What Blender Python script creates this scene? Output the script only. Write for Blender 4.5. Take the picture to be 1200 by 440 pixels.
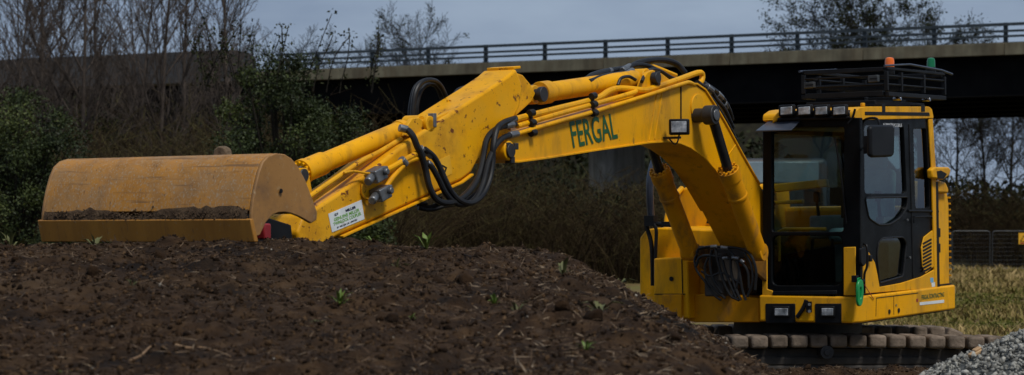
import bpy, bmesh, math, random
import numpy as np
from mathutils import Vector, Matrix, Euler

# ------------------------------------------------------------------ camera, sky, sun, exposure
scene = bpy.context.scene
for o in list(bpy.data.objects): bpy.data.objects.remove(o)
cam_d = bpy.data.cameras.new('camera'); cam = bpy.data.objects.new('camera', cam_d)
scene.collection.objects.link(cam); scene.camera = cam
cam.location = (0, 0, 1.7); cam.rotation_euler = (math.radians(90), 0, 0)
cam_d.sensor_width = 36; cam_d.lens = 75.6; cam_d.shift_y = 58/1200
cam_d.clip_start = 0.3; cam_d.clip_end = 3000
cam_d.dof.use_dof = True; cam_d.dof.focus_distance = 17.5; cam_d.dof.aperture_fstop = 4.2

SUN_EL, SUN_AZ = 57, 34          # overcast: soft high light from behind the camera
w = bpy.data.worlds.new('World'); scene.world = w; w.use_nodes = True
nt = w.node_tree; nt.nodes.clear()
wo = nt.nodes.new('ShaderNodeOutputWorld'); bg = nt.nodes.new('ShaderNodeBackground')
sky = nt.nodes.new('ShaderNodeTexSky'); sky.sky_type = 'NISHITA'; sky.sun_disc = False
sky.sun_elevation = math.radians(SUN_EL); sky.sun_rotation = math.radians(180-SUN_AZ)
sky.dust_density = 3; sky.air_density = 1.2
tc = nt.nodes.new('ShaderNodeTexCoord'); mp = nt.nodes.new('ShaderNodeMapping')
mp.inputs['Scale'].default_value = (2.2, 2.2, 7)
nz = nt.nodes.new('ShaderNodeTexNoise'); nz.inputs['Scale'].default_value = 2.0
nz.inputs['Detail'].default_value = 6; nz.inputs['Roughness'].default_value = .55
rp = nt.nodes.new('ShaderNodeValToRGB')
rp.color_ramp.elements[0].position = .36; rp.color_ramp.elements[0].color = (1.95, 2.6, 3.8, 1)
rp.color_ramp.elements[1].position = .64; rp.color_ramp.elements[1].color = (3.1, 3.9, 5.1, 1)
mx = nt.nodes.new('ShaderNodeMix'); mx.data_type = 'RGBA'; mx.inputs['Factor'].default_value = .92
L = nt.links.new
L(tc.outputs['Generated'], mp.inputs['Vector']); L(mp.outputs[0], nz.inputs['Vector']); L(nz.outputs['Fac'], rp.inputs['Fac'])
L(sky.outputs[0], mx.inputs['A']); L(rp.outputs[0], mx.inputs['B'])
L(mx.outputs['Result'], bg.inputs['Color']); bg.inputs['Strength'].default_value = .0575
L(bg.outputs[0], wo.inputs['Surface'])
sd = bpy.data.lights.new('sun', 'SUN'); sd.energy = 1.5; sd.angle = math.radians(13); sd.color = (1, .96, .9)
sun = bpy.data.objects.new('sun', sd); scene.collection.objects.link(sun)
sun.rotation_euler = (math.radians(90-SUN_EL), 0, math.radians(SUN_AZ))
scene.view_settings.view_transform = 'Standard'; scene.view_settings.look = 'None'
scene.view_settings.exposure = .80; scene.view_settings.gamma = 1
scene.render.resolution_x = 1024; scene.render.resolution_y = 375

# ------------------------------------------------------------------ helpers
C = scene.collection
R = math.radians
def frot(v):                                  # a matrix turning +Z to direction v
    return Vector(v).to_track_quat('Z', 'Y').to_matrix()
class MB:
    def __init__(s): s.v = []; s.f = []; s.uv = None
    def add(s, vs, fs):
        n = len(s.v); s.v += [tuple(p) for p in vs]; s.f += [tuple(i+n for i in f) for f in fs]; return s
    def box(s, c, d, rot=None):
        vs = [Vector((x*d[0]/2, y*d[1]/2, z*d[2]/2)) for x in (-1, 1) for y in (-1, 1) for z in (-1, 1)]
        if rot is not None:
            m = Euler(rot).to_matrix() if not isinstance(rot, Matrix) else rot
            vs = [m @ p for p in vs]
        c = Vector(c)
        return s.add([p+c for p in vs], [(0,1,3,2),(4,6,7,5),(0,4,5,1),(2,3,7,6),(0,2,6,4),(1,5,7,3)])
    def b2(s, lo, hi):
        return s.box([(a+b)/2 for a, b in zip(lo, hi)], [abs(b-a) for a, b in zip(lo, hi)])
    def prism(s, pts, v0, v1, axis='v'):      # an outline in the u-z plane ('v') or v-z plane ('u') or x-y ('z'), given depth
        n = len(pts)
        def P(p, t): return {'v': (p[0], t, p[1]), 'u': (t, p[0], p[1]), 'z': (p[0], p[1], t)}[axis]
        vs = [P(p, v0) for p in pts]+[P(p, v1) for p in pts]
        fs = [tuple(range(n)), tuple(range(2*n-1, n-1, -1))]+[(i, i+n, (i+1) % n+n, (i+1) % n) for i in range(n)]
        return s.add(vs, fs)
    def strip(s, pts, th, v0, v1):            # a bent plate: open outline with thickness th, in the u-z plane
        n = len(pts); off = []
        for i in range(n):
            a = Vector(pts[max(i-1, 0)]); b = Vector(pts[min(i+1, n-1)]); d = (b-a).normalized()
            off.append(tuple(Vector(pts[i])+Vector((-d.y, d.x))*th))
        return s.prism(list(pts)+off[::-1], v0, v1)
    def tube(s, pts, r, n=8, cap=True):
        pts = [Vector(p) for p in pts]; m = len(pts)
        rs = r if isinstance(r, (list, tuple)) else [r]*m
        vs = []; fs = []; up = None
        for i in range(m):
            d = (pts[min(i+1, m-1)]-pts[max(i-1, 0)]).normalized()
            if up is None:
                up = Vector((0, 0, 1)) if abs(d.z) < .9 else Vector((1, 0, 0))
            x = up.cross(d)
            if x.length < 1e-4: x = d.orthogonal()
            x.normalize(); y = d.cross(x); up = y
            for k in range(n):
                a = 2*math.pi*k/n
                vs.append(pts[i]+x*(rs[i]*math.cos(a))+y*(rs[i]*math.sin(a)))
        for i in range(m-1):
            for k in range(n):
                fs.append((i*n+k, i*n+(k+1) % n, (i+1)*n+(k+1) % n, (i+1)*n+k))
        if cap: fs += [tuple(range(n-1, -1, -1)), tuple((m-1)*n+k for k in range(n))]
        return s.add(vs, fs)
    def cyl(s, a, b, r0, r1=None, n=24):
        return s.tube([a, b], [r0, r0 if r1 is None else r1], n)
    def lathe(s, a, b, prof, n=28):           # profile of (t along a-b in metres, radius)
        a = Vector(a); d = (Vector(b)-a).normalized()
        return s.tube([a+d*t for t, r in prof], [r for t, r in prof], n)
    def build(s, name, mat, parent=None, bevel=0, smooth=True, seg=2, ang=35):
        me = bpy.data.meshes.new(name); me.from_pydata(s.v, [], s.f); me.update()
        bm = bmesh.new(); bm.from_mesh(me); bmesh.ops.recalc_face_normals(bm, faces=bm.faces); bm.to_mesh(me); bm.free()
        return link(name, me, mat, parent, bevel, smooth, seg, ang)
def link(name, me, mat, parent=None, bevel=0, smooth=True, seg=2, ang=35):
    o = bpy.data.objects.new(name, me); C.objects.link(o)
    if mat is not None: me.materials.append(mat)
    if smooth:
        me.polygons.foreach_set('use_smooth', [True]*len(me.polygons))
        me.set_sharp_from_angle(angle=R(ang))
    if bevel:
        b = o.modifiers.new('bevel', 'BEVEL'); b.width = bevel; b.segments = seg; b.limit_method = 'ANGLE'; b.angle_limit = R(35)
        b.harden_normals = False
    if parent is not None: o.parent = parent
    return o
def spline(pts, k=7):                          # Catmull-Rom through the points
    P = [Vector(p) for p in pts]; P = [P[0]*2-P[1]]+P+[P[-1]*2-P[-2]]; out = []
    for i in range(1, len(P)-2):
        for j in range(k):
            t = j/k; a, b, c, d = P[i-1:i+3]
            out.append(.5*((2*b)+(c-a)*t+(2*a-5*b+4*c-d)*t*t+(3*b-a-3*c+d)*t**3))
    return out+[P[-2]]
def holed(outer, holes, t0, t1, axis='v'):     # a plate with window openings
    bm = bmesh.new()
    def P(p, t): return {'v': (p[0], t, p[1]), 'u': (t, p[0], p[1])}[axis]
    for lp in [outer]+holes:
        vs = [bm.verts.new(P(p, t0)) for p in lp]
        for i in range(len(vs)): bm.edges.new((vs[i], vs[(i+1) % len(vs)]))
    bmesh.ops.triangle_fill(bm, use_beauty=True, edges=bm.edges[:])
    r = bmesh.ops.extrude_face_region(bm, geom=bm.faces[:])
    d = Vector(P((0, 0), t1-t0))
    bmesh.ops.translate(bm, vec=d, verts=[e for e in r['geom'] if isinstance(e, bmesh.types.BMVert)])
    bmesh.ops.recalc_face_normals(bm, faces=bm.faces)
    me = bpy.data.meshes.new('plate'); bm.to_mesh(me); bm.free(); return me
def rounded(pts, r=.03, k=4):                  # round the corners of a closed 2D outline
    out = []; n = len(pts)
    for i in range(n):
        p = Vector(pts[i]); a = Vector(pts[i-1])-p; b = Vector(pts[(i+1) % n])-p
        q = min(r, a.length*.45, b.length*.45); a = p+a.normalized()*q; b = p+b.normalized()*q
        for j in range(k+1):
            t = j/k; out.append(tuple(a*(1-t)**2+p*(2*t*(1-t))+b*t*t))
    return out
def empty(name, loc=(0, 0, 0), rot=(0, 0, 0), parent=None):
    o = bpy.data.objects.new(name, None); C.objects.link(o); o.location = loc; o.rotation_euler = rot
    o.empty_display_size = .2
    if parent: o.parent = parent
    return o
def tag(o, label=None, cat=None, group=None, kind=None):
    for k, v in (('label', label), ('category', cat), ('group', group), ('kind', kind)):
        if v: o[k] = v
    return o
def copy_tree(o, parent=None):
    c = o.copy(); C.objects.link(c); c.parent = parent
    for ch in o.children: copy_tree(ch, c)
    return c
def text_mesh(body, p00, p10, p01, bold=0.0):  # lettering laid into the parallelogram p00 (bottom left), p10 (bottom right), p01 (top left)
    cu = bpy.data.curves.new('lettering', 'FONT'); cu.body = body; cu.offset = bold; cu.resolution_u = 3
    o = bpy.data.objects.new('lettering', cu); C.objects.link(o)
    bpy.context.view_layer.update()
    me = bpy.data.meshes.new_from_object(o.evaluated_get(bpy.context.evaluated_depsgraph_get()))
    bpy.data.objects.remove(o); bpy.data.curves.remove(cu)
    n = len(me.vertices); co = np.empty(n*3); me.vertices.foreach_get('co', co); co = co.reshape(-1, 3)
    lo = co.min(0); hi = co.max(0); q = (co-lo)/np.maximum(hi-lo, 1e-6)
    a = np.array(p00); co = a+q[:, :1]*(np.array(p10)-a)+q[:, 1:2]*(np.array(p01)-a)
    me.vertices.foreach_set('co', co.ravel()); me.update(); me.materials.clear(); return me
def lattice_noise(x, y, seed):                 # value noise on numpy arrays
    xi = np.floor(x).astype(np.int64); yi = np.floor(y).astype(np.int64); fx = x-xi; fy = y-yi
    fx = fx*fx*(3-2*fx); fy = fy*fy*(3-2*fy)
    def h(a, b):
        n = (a*374761393+b*668265263+seed*974634777) & 0x7fffffff
        n = ((n ^ (n >> 13))*1274126177) & 0x7fffffff
        return ((n ^ (n >> 16)) & 0xffff)/65535.
    return (h(xi, yi)*(1-fx)+h(xi+1, yi)*fx)*(1-fy)+(h(xi, yi+1)*(1-fx)+h(xi+1, yi+1)*fx)*fy-.5
def fbm(x, y, seed, octs):                     # octs: list of (wavelength, amplitude)
    t = 0
    for i, (wl, am) in enumerate(octs): t = t+am*2*lattice_noise(x/wl+i*17.3, y/wl-i*9.1, seed+i)
    return t
def np_mesh(name, V, F, mat, parent=None, smooth=False, tint=None):
    F = np.asarray(F); me = bpy.data.meshes.new(name); k = F.shape[1]
    me.vertices.add(len(V)); me.vertices.foreach_set('co', np.asarray(V, np.float32).ravel())
    me.loops.add(F.size); me.loops.foreach_set('vertex_index', F.ravel().astype(np.int32))
    me.polygons.add(len(F)); me.polygons.foreach_set('loop_start', np.arange(0, F.size, k, dtype=np.int32))
    me.polygons.foreach_set('loop_total', np.full(len(F), k, np.int32))
    if smooth: me.polygons.foreach_set('use_smooth', np.ones(len(F), bool))
    if tint is not None:
        a = me.attributes.new('tint', 'FLOAT', 'POINT'); a.data.foreach_set('value', np.asarray(tint, np.float32))
    me.update(calc_edges=True); me.validate()
    return link(name, me, mat, parent, smooth=False)
def scatter(proto_v, proto_f, pos, scl, rng, lying=False):
    """many small copies of a few prototype shapes as vertex and face arrays"""
    N = len(pos); q = rng.normal(size=(N, 4))
    if lying: q[:, 1:3] *= .16
    q /= np.linalg.norm(q, axis=1)[:, None]; w_, x, y, z = q.T
    M = np.stack([1-2*(y*y+z*z), 2*(x*y-z*w_), 2*(x*z+y*w_), 2*(x*y+z*w_), 1-2*(x*x+z*z), 2*(y*z-x*w_), 2*(x*z-y*w_), 2*(y*z+x*w_), 1-2*(x*x+y*y)], 1).reshape(N, 3, 3)
    Vs, Fs, own, base = [], [], [], 0
    which = rng.integers(0, len(proto_v), N)
    for k in range(len(proto_v)):
        id_ = np.nonzero(which == k)[0]
        if not len(id_): continue
        pv = proto_v[k][None]*scl[id_][:, None, :]
        V = np.einsum('nij,nkj->nki', M[id_], pv)+pos[id_][:, None]
        n = proto_v[k].shape[0]
        F = proto_f[k][None]+(np.arange(len(id_))*n)[:, None, None]+base
        Vs.append(V.reshape(-1, 3)); Fs.append(F.reshape(-1, proto_f[k].shape[1])); own.append(np.repeat(id_, n)); base += len(id_)*n
    return np.concatenate(Vs), np.concatenate(Fs), np.concatenate(own)
def hull_protos(rng, count, npts, squash=(1, .8, .6)):
    pv, pf = [], []
    for _ in range(count):
        p = rng.normal(size=(npts, 3)); p /= np.linalg.norm(p, axis=1)[:, None]; p *= np.array(squash)*rng.uniform(.8, 1.1, (npts, 1))
        bm = bmesh.new()
        for q in p: bm.verts.new(q)
        bmesh.ops.convex_hull(bm, input=bm.verts[:]); bmesh.ops.triangulate(bm, faces=bm.faces[:])
        loose = [v for v in bm.verts if not v.link_faces]; bmesh.ops.delete(bm, geom=loose, context='VERTS')
        bm.verts.index_update()
        pv.append(np.array([v.co[:] for v in bm.verts])); pf.append(np.array([[v.index for v in f.verts] for f in bm.faces])); bm.free()
    return pv, pf

# ------------------------------------------------------------------ materials
def mat(name, cols, scale=3.0, rough=.5, metal=0, bump=0, bscale=None, spec=.5, detail=6, stretch=(1, 1, 1), lo=.35, hi=.65, coat=0, tint=False, extra=None, rough2=None, vary=False):
    m = bpy.data.materials.new(name); m.use_nodes = True; n = m.node_tree; b = n.nodes['Principled BSDF']
    def nd(t, **k):
        x = n.nodes.new(t)
        for a, v in k.items(): x.inputs[a].default_value = v
        return x
    b.inputs['Roughness'].default_value = rough; b.inputs['Metallic'].default_value = metal
    b.inputs['Specular IOR Level'].default_value = spec; b.inputs['Coat Weight'].default_value = coat
    co = nd('ShaderNodeTexCoord'); mpn = nd('ShaderNodeMapping', Scale=stretch); n.links.new(co.outputs['Object'], mpn.inputs[0])
    if vary:                                     # shift the pattern from piece to piece
        oi = n.nodes.new('ShaderNodeObjectInfo'); vm = n.nodes.new('ShaderNodeVectorMath'); vm.operation = 'SCALE'; vm.inputs[0].default_value = (37, 19, 53)
        n.links.new(oi.outputs['Random'], vm.inputs['Scale']); n.links.new(vm.outputs[0], mpn.inputs['Location'])
    if tint:
        at = n.nodes.new('ShaderNodeAttribute'); at.attribute_name = 'tint'; fac = at.outputs['Fac']
    else:
        no = nd('ShaderNodeTexNoise', Scale=scale, Detail=detail, Roughness=.6); n.links.new(mpn.outputs[0], no.inputs['Vector']); fac = no.outputs['Fac']
    if len(cols) == 1: b.inputs['Base Color'].default_value = (*cols[0], 1); out = None
    else:
        r = n.nodes.new('ShaderNodeValToRGB'); e = r.color_ramp.elements
        while len(e) < len(cols): e.new(.5)
        for i, c in enumerate(cols):
            e[i].position = lo+(hi-lo)*i/(len(cols)-1); e[i].color = (*c, 1)
        n.links.new(fac, r.inputs['Fac']); out = r.outputs[0]
    for (col, sc, a, z, st) in (extra or []):   # further stains: colour, noise scale, threshold from..to, stretch
        mp2 = nd('ShaderNodeMapping', Scale=st, Location=(sc*.37, 1.7, sc*.11)); n.links.new(co.outputs['Object'], mp2.inputs[0])
        n2 = nd('ShaderNodeTexNoise', Scale=sc, Detail=8, Roughness=.65); n.links.new(mp2.outputs[0], n2.inputs['Vector'])
        mr = nd('ShaderNodeMapRange'); mr.inputs['From Min'].default_value = a; mr.inputs['From Max'].default_value = z; n.links.new(n2.outputs['Fac'], mr.inputs['Value'])
        mm = nd('ShaderNodeMix'); mm.data_type = 'RGBA'; n.links.new(mr.outputs[0], mm.inputs['Factor'])
        if out is not None: n.links.new(out, mm.inputs['A'])
        else: mm.inputs['A'].default_value = (*cols[0], 1)
        mm.inputs['B'].default_value = (*col, 1); out = mm.outputs['Result']
    if out is not None: n.links.new(out, b.inputs['Base Color'])
    if rough2 is not None:
        n4 = nd('ShaderNodeTexNoise', Scale=scale*2.3, Detail=5); n.links.new(mpn.outputs[0], n4.inputs['Vector'])
        mr = nd('ShaderNodeMapRange'); mr.inputs['From Min'].default_value = .35; mr.inputs['From Max'].default_value = .65
        mr.inputs['To Min'].default_value = rough; mr.inputs['To Max'].default_value = rough2
        n.links.new(n4.outputs['Fac'], mr.inputs['Value']); n.links.new(mr.outputs[0], b.inputs['Roughness'])
    if bump:
        n3 = nd('ShaderNodeTexNoise', Scale=bscale or scale*4, Detail=8, Roughness=.65); n.links.new(mpn.outputs[0], n3.inputs['Vector'])
        bp = nd('ShaderNodeBump', Strength=bump, Distance=.02); n.links.new(n3.outputs['Fac'], bp.inputs['Height']); n.links.new(bp.outputs[0], b.inputs['Normal'])
    return m
YEL = (.84, .395, .001); YEL2 = (.74, .33, .001)
M = {}
M['paint'] = mat('yellow_paint', [YEL2, YEL], 1.6, .38, spec=.15, bump=.04, bscale=30, rough2=.55, extra=[((.56, .30, .025), 1.1, .45, .8, (1, 1, 1)), ((.30, .145, .02), 5, .51, .80, (1, 1, .3)), ((.16, .08, .02), 14, .62, .75, (1, 1, .45)), ((.09, .045, .02), 40, .655, .72, (1, 1, 1))])
M['worn'] = mat('worn_yellow_paint', [YEL2, YEL], 1.3, .36, spec=.15, bump=.05, bscale=30, rough2=.55, extra=[((.58, .32, .03), 1.2, .45, .8, (1, 1, 1)), ((.40, .17, .01), 3.5, .50, .75, (1, 1, 1)), ((.15, .045, .012), 15, .60, .645, (.8, 1, 1)), ((.09, .035, .012), 42, .64, .69, (1, 1, 1))])
M['lower'] = mat('dusty_yellow_paint', [(.55, .225, .003), (.72, .30, .003)], 2.2, .5, spec=.15, bump=.05, bscale=25, rough2=.7, extra=[((.16, .09, .04), 5, .52, .75, (1, 1, .5)), ((.08, .05, .03), 30, .66, .76, (1, 1, 1))])
M['bucket'] = mat('rusty_ochre_steel', [(.30, .125, .014), (.42, .18, .020), (.34, .15, .03)], 2.6, .55, bump=.12, bscale=45, rough2=.8, stretch=(2, 2, .8), lo=.3, hi=.7, extra=[((.27, .165, .075), 3.0, .46, .72, (1, .8, 1.6)), ((.16, .08, .022), 4, .50, .78, (1, 1, .8)), ((.34, .26, .17), 75, .53, .66, (1, 1, .8)), ((.09, .045, .018), 30, .60, .70, (1, 1.6, .6)), ((.17, .085, .028), 16, .56, .66, (1, .10, 2.6)), ((.42, .30, .17), 22, .64, .72, (1, .12, 2.2))])
M['plate'] = mat('ochre_side_plate', [(.29, .14, .034), (.36, .18, .05)], 2.0, .6, bump=.08, bscale=40, extra=[((.15, .08, .035), 4, .48, .75, (1, 1, 1)), ((.10, .05, .02), 60, .62, .70, (1, 1, 1)), ((.36, .25, .13), 28, .60, .74, (1, 1, .6))])
M['edge'] = mat('scoured_lip_paint', [(.30, .125, .014), (.40, .175, .02)], 4, .6, bump=.08, bscale=40, stretch=(1, 2, .5), extra=[((.14, .07, .025), 14, .57, .72, (1, 2, .5)), ((.30, .22, .13), 50, .60, .72, (1, 1, 1))])
M['mud'] = mat('dried_mud', [(.05, .03, .017), (.11, .07, .04)], 14, .9, bump=.8, bscale=40, spec=.2)
M['mudpale'] = mat('dry_pale_mud', [(.08, .055, .033), (.19, .135, .085)], 20, .9, bump=.6, bscale=40, spec=.2)
M['trim'] = mat('grey_cab_trim', [(.16, .17, .175), (.22, .23, .235)], 6, .7)  # pale grey chosen to lighten the dark cab interior
M['muddy'] = mat('oily_yellow_paint', [(.10, .045, .006), (.30, .13, .008)], 4, .6, bump=.2, bscale=30, extra=[((.025, .016, .01), 6, .45, .65, (1, 1, 1))])
M['black'] = mat('black_plastic', [(.004, .0045, .0055), (.009, .0095, .011)], 5, .5, bump=.02, spec=.18)
M['gloss'] = mat('black_gloss_panel', [(.003, .0035, .0045), (.006, .007, .008)], 3, .25, rough2=.4, spec=.07)
M['steel'] = mat('dark_steel', [(.025, .025, .027), (.05, .048, .046)], 6, .5, metal=.4, bump=.05)
M['rubber'] = mat('hose_rubber', [(.005, .005, .006), (.012, .0115, .011)], 12, .45, bump=.06, bscale=80, spec=.3)
M['chrome'] = mat('bare_steel', [(.55, .55, .56), (.4, .4, .42)], 8, .25, metal=1)
M['rod'] = mat('dark_cylinder_rod', [(.03, .034, .045), (.05, .055, .07)], 8, .22, metal=.7)
M['fit'] = mat('zinc_fitting', [(.13, .135, .14), (.24, .245, .25)], 12, .4, metal=.7)
M['bluerail'] = mat('blue_black_rail', [(.025, .034, .056), (.045, .058, .088)], 7, .35)
M['visor'] = mat('grey_blue_visor', [(.03, .036, .05), (.05, .06, .08)], 6, .3)
M['pad'] = mat('dusty_track_pad', [(.06, .046, .034), (.15, .115, .085), (.26, .20, .15)], 5, .88, bump=.5, bscale=40, spec=.2, lo=.3, hi=.7, vary=True)
M['trackdark'] = mat('greasy_track_steel', [(.02, .017, .014), (.05, .04, .032)], 8, .75, bump=.2)
M['seat'] = mat('seat_cloth', [(.30, .46, .48), (.40, .58, .60)], 9, .8, bump=.1)
M['green'] = mat('green_plastic', [(.0, .22, .05), (.005, .30, .08)], 8, .35)
M['greenlens'] = mat('green_lens', [(.0, .12, .04), (.0, .17, .06)], 8, .12)
M['orange'] = mat('orange_lens', [(.75, .13, .008), (.85, .18, .012)], 8, .15)
M['greentext'] = mat('green_lettering', [(.008, .075, .02), (.012, .095, .028)], 20, .5)
M['limetext'] = mat('lime_lettering', [(.13, .35, .03), (.16, .42, .04)], 20, .5)
M['whitetext'] = mat('pale_lettering', [(.5, .52, .55), (.6, .62, .64)], 20, .5)
M['sticker'] = mat('white_sticker', [(.62, .66, .66), (.76, .79, .78)], 9, .45, extra=[((.30, .22, .12), 14, .60, .8, (1, 1, 1))])
M['darktext'] = mat('navy_lettering', [(.01, .015, .04), (.02, .025, .05)], 20, .5)
M['bluesticker'] = mat('blue_sticker', [(.12, .38, .62), (.16, .45, .7)], 20, .4)
M['red'] = mat('red_paint', [(.22, .01, .014), (.3, .016, .02)], 9, .45)
M['warn'] = mat('warning_orange', [(.72, .36, .01), (.8, .42, .015)], 9, .5)
M['lens'] = mat('lamp_lens', [(.10, .11, .12), (.26, .28, .3), (.62, .65, .68)], 14, .08, spec=.9, lo=.3, hi=.7)
M['soil'] = mat('dark_soil', [(.009, .005, .003), (.036, .0192, .0088), (.076, .043, .020)], 7, .93, bump=1.0, bscale=55, spec=.15, lo=.28, hi=.72, extra=[((.085, .055, .034), 11, .55, .8, (1, 1, 1)), ((.080, .049, .026), .7, .52, .70, (1, 1, 1)), ((.009, .006, .0045), 1.3, .50, .64, (1, 1, 1))])
M['clod'] = mat('soil_clod', [(.008, .0046, .0027), (.035, .0188, .0088), (.145, .086, .043)], tint=True, rough=.95, bump=.8, bscale=60, spec=.12, lo=0, hi=1)
M['fibre'] = mat('dry_fibre', [(.025, .015, .01), (.12, .075, .045), (.36, .27, .18)], tint=True, rough=.85, lo=0, hi=1, spec=.2)
M['pebble'] = mat('pale_pebble', [(.08, .06, .04), (.36, .32, .26)], tint=True, rough=.8, lo=0, hi=1)
M['root'] = mat('pale_root', [(.16, .09, .045), (.26, .16, .08)], 14, .8, bump=.3)
M['weed'] = mat('weed_green', [(.07, .12, .012), (.14, .2, .02)], 12, .6)
M['weeddry'] = mat('weed_olive', [(.06, .065, .015), (.11, .11, .03)], 12, .7)
M['gravel'] = mat('limestone_gravel', [(.06, .058, .05), (.19, .185, .165), (.29, .285, .25), (.50, .485, .43)], tint=True, rough=.85, bump=.5, bscale=60, lo=0, hi=1, spec=.25)
M['gravelbase'] = mat('gravel_fines', [(.04, .042, .04), (.12, .125, .115)], 40, .95, bump=1, bscale=60)
M['ground'] = mat('field_ground', [(.09, .06, .026), (.16, .115, .045), (.10, .105, .024)], .6, .95, bump=.7, bscale=5, spec=.1)
M['grass'] = mat('rough_grass', [(.085, .092, .016), (.19, .145, .045), (.38, .27, .12)], tint=True, rough=.8, lo=0, hi=1, spec=.15)
M['concrete'] = mat('stained_concrete', [(.13, .115, .078), (.20, .178, .118)], .9, .9, bump=.25, bscale=6, spec=.15, extra=[((.085, .055, .032), .9, .42, .85, (1.3, 1.3, .22)), ((.05, .042, .03), .35, .46, .85, (2.2, 2.2, .3)), ((.07, .035, .018), 2.6, .60, .78, (1.2, 1.2, .10))], vary=True)
M['pier'] = mat('pier_concrete', [(.24, .225, .2), (.33, .31, .27)], .9, .9, bump=.25, bscale=5, spec=.15, extra=[((.05, .05, .035), .8, .5, .75, (1.5, 1.5, .2))])
M['girder'] = mat('shade_dark_girder', [(.005, .005, .0055), (.010, .0098, .010)], .7, .9, spec=.05)  # near-black: the shade under the deck is put into the colour
M['rail'] = mat('grey_green_rail', [(.022, .03, .036), (.04, .052, .06)], 2, .55, metal=.2)
M['barrier'] = mat('dark_grey_panel', [(.042, .041, .043), (.06, .058, .058)], .5, .8, extra=[((.03, .028, .026), .7, .5, .8, (1, 1, .2))])
M['bark'] = mat('winter_bark', [(.055, .042, .034), (.10, .08, .066)], 2.0, .95, spec=.1)
M['barkdark'] = mat('dark_bark', [(.014, .012, .01), (.03, .026, .02)], 2.0, .95, spec=.1)
M['twig'] = mat('brown_twig', [(.013, .008, .005), (.044, .029, .014), (.092, .078, .030)], tint=True, rough=.95, lo=0, hi=1, spec=.1)
M['leaf'] = mat('evergreen_leaf', [(.009, .014, .004), (.028, .041, .009), (.075, .09, .018)], tint=True, rough=.6, lo=0, hi=1, spec=.25)
M['leafdark'] = mat('dark_leaf', [(.006, .008, .003), (.017, .021, .006), (.036, .038, .011)], tint=True, rough=.75, lo=0, hi=1, spec=.15)
M['bank'] = mat('scrub_bank', [(.008, .007, .005), (.02, .018, .009)], .8, .95, bump=.8, bscale=4, spec=.1)
M['galv'] = mat('galvanised_tube', [(.035, .038, .038), (.07, .073, .073)], 6, .5, metal=.5)
M['block'] = mat('fence_block', [(.16, .155, .14), (.24, .23, .21)], 6, .9)
def glass_mat(name, tint, refl=.9, ior=1.38):
    m = bpy.data.materials.new(name); m.use_nodes = True; n = m.node_tree; n.nodes.clear()
    o = n.nodes.new('ShaderNodeOutputMaterial'); mxs = n.nodes.new('ShaderNodeMixShader'); fr = n.nodes.new('ShaderNodeFresnel'); fr.inputs[0].default_value = ior
    t = n.nodes.new('ShaderNodeBsdfTransparent'); t.inputs[0].default_value = (*tint, 1)
    g = n.nodes.new('ShaderNodeBsdfGlossy'); g.inputs['Roughness'].default_value = .03; g.inputs['Color'].default_value = (refl, refl, refl, 1)
    ge = n.nodes.new('ShaderNodeNewGeometry'); inv = n.nodes.new('ShaderNodeMath'); inv.operation = 'SUBTRACT'; inv.inputs[0].default_value = 1; mu = n.nodes.new('ShaderNodeMath'); mu.operation = 'MULTIPLY'; mu.use_clamp = True
    n.links.new(ge.outputs['Backfacing'], inv.inputs[1]); n.links.new(inv.outputs[0], mu.inputs[0]); n.links.new(fr.outputs[0], mu.inputs[1])   # one reflection a pane, at its outer face
    n.links.new(mu.outputs[0], mxs.inputs[0]); n.links.new(t.outputs[0], mxs.inputs[1]); n.links.new(g.outputs[0], mxs.inputs[2]); n.links.new(mxs.outputs[0], o.inputs[0]); return m
M['glass'] = glass_mat('cab_glass', (.70, .76, .755), .8, 1.3)
M['sideglass'] = glass_mat('side_cab_glass', (.58, .67, .65), 1.0, 1.75)
M['glassdark'] = glass_mat('smoked_cab_glass', (.42, .48, .47), .8, 1.35)

# ------------------------------------------------------------------ ground and soil
g = MB(); g.add([(-900, -60, 0), (900, -60, 0), (900, 1500, 0), (-900, 1500, 0)], [(0, 1, 2, 3)])
tag(g.build('ground', M['ground'], smooth=False), kind='structure')
def mound_height(X, Y):
    h0 = np.interp(Y, [2, 5, 7.5, 10, 11.8, 12.6, 13.5, 14.5, 16, 17.2, 18.4, 19.3], [.7, .95, 1.20, 1.46, 1.635, 1.69, 1.60, 1.36, .85, .42, .12, -.06])
    x0 = np.interp(Y, [5, 8, 13, 16], [1.0, .9, .2, -.1])
    d = X-x0+.12*lattice_noise(Y/1.3, X*0+3.3, 5)
    h = h0-.62*(d+np.sqrt(d*d+.35**2))/2
    d2 = -5.6-X; h = h-.5*(d2+np.sqrt(d2*d2+.5))/2
    berm = .60*np.exp(-((Y-17.85)/.6)**2)*(1/(1+np.exp(-(X-1.0)*6)))*(1/(1+np.exp((X-4.3)*5)))+.0
    heap = .94*np.exp(-(((X-1.62)/.42)**2+((Y-18.75)/.55)**2))
    low = np.maximum(berm*1.12, heap)-.03
    k = 12.; return np.logaddexp(h*k, low*k)/k
def mound_full(X, Y):
    h = mound_height(X, Y)
    rough = fbm(X, Y, 3, [(1.1, .04), (.45, .026), (.2, .016), (.09, .012), (.05, .008)])
    lump = np.maximum(fbm(X, Y, 31, [(.28, .4), (.11, .4), (.06, .3)]), 0)*.06
    return h+rough+lump-.012
xs = np.arange(-5.6, 4.6, .024); ys = np.arange(4.3, 19.35, .024)
GX, GY = np.meshgrid(xs, ys); GZ = mound_full(GX, GY)
nx, ny = len(xs), len(ys)
idx = np.arange(nx*ny).reshape(ny, nx)
F = np.stack([idx[:-1, :-1], idx[:-1, 1:], idx[1:, 1:], idx[1:, :-1]], -1).reshape(-1, 4)
o = np_mesh('soil_mound', np.stack([GX, GY, GZ], -1).reshape(-1, 3), F, M['soil'], smooth=True)
tag(o, kind='structure')
rng = np.random.default_rng(7)
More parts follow.
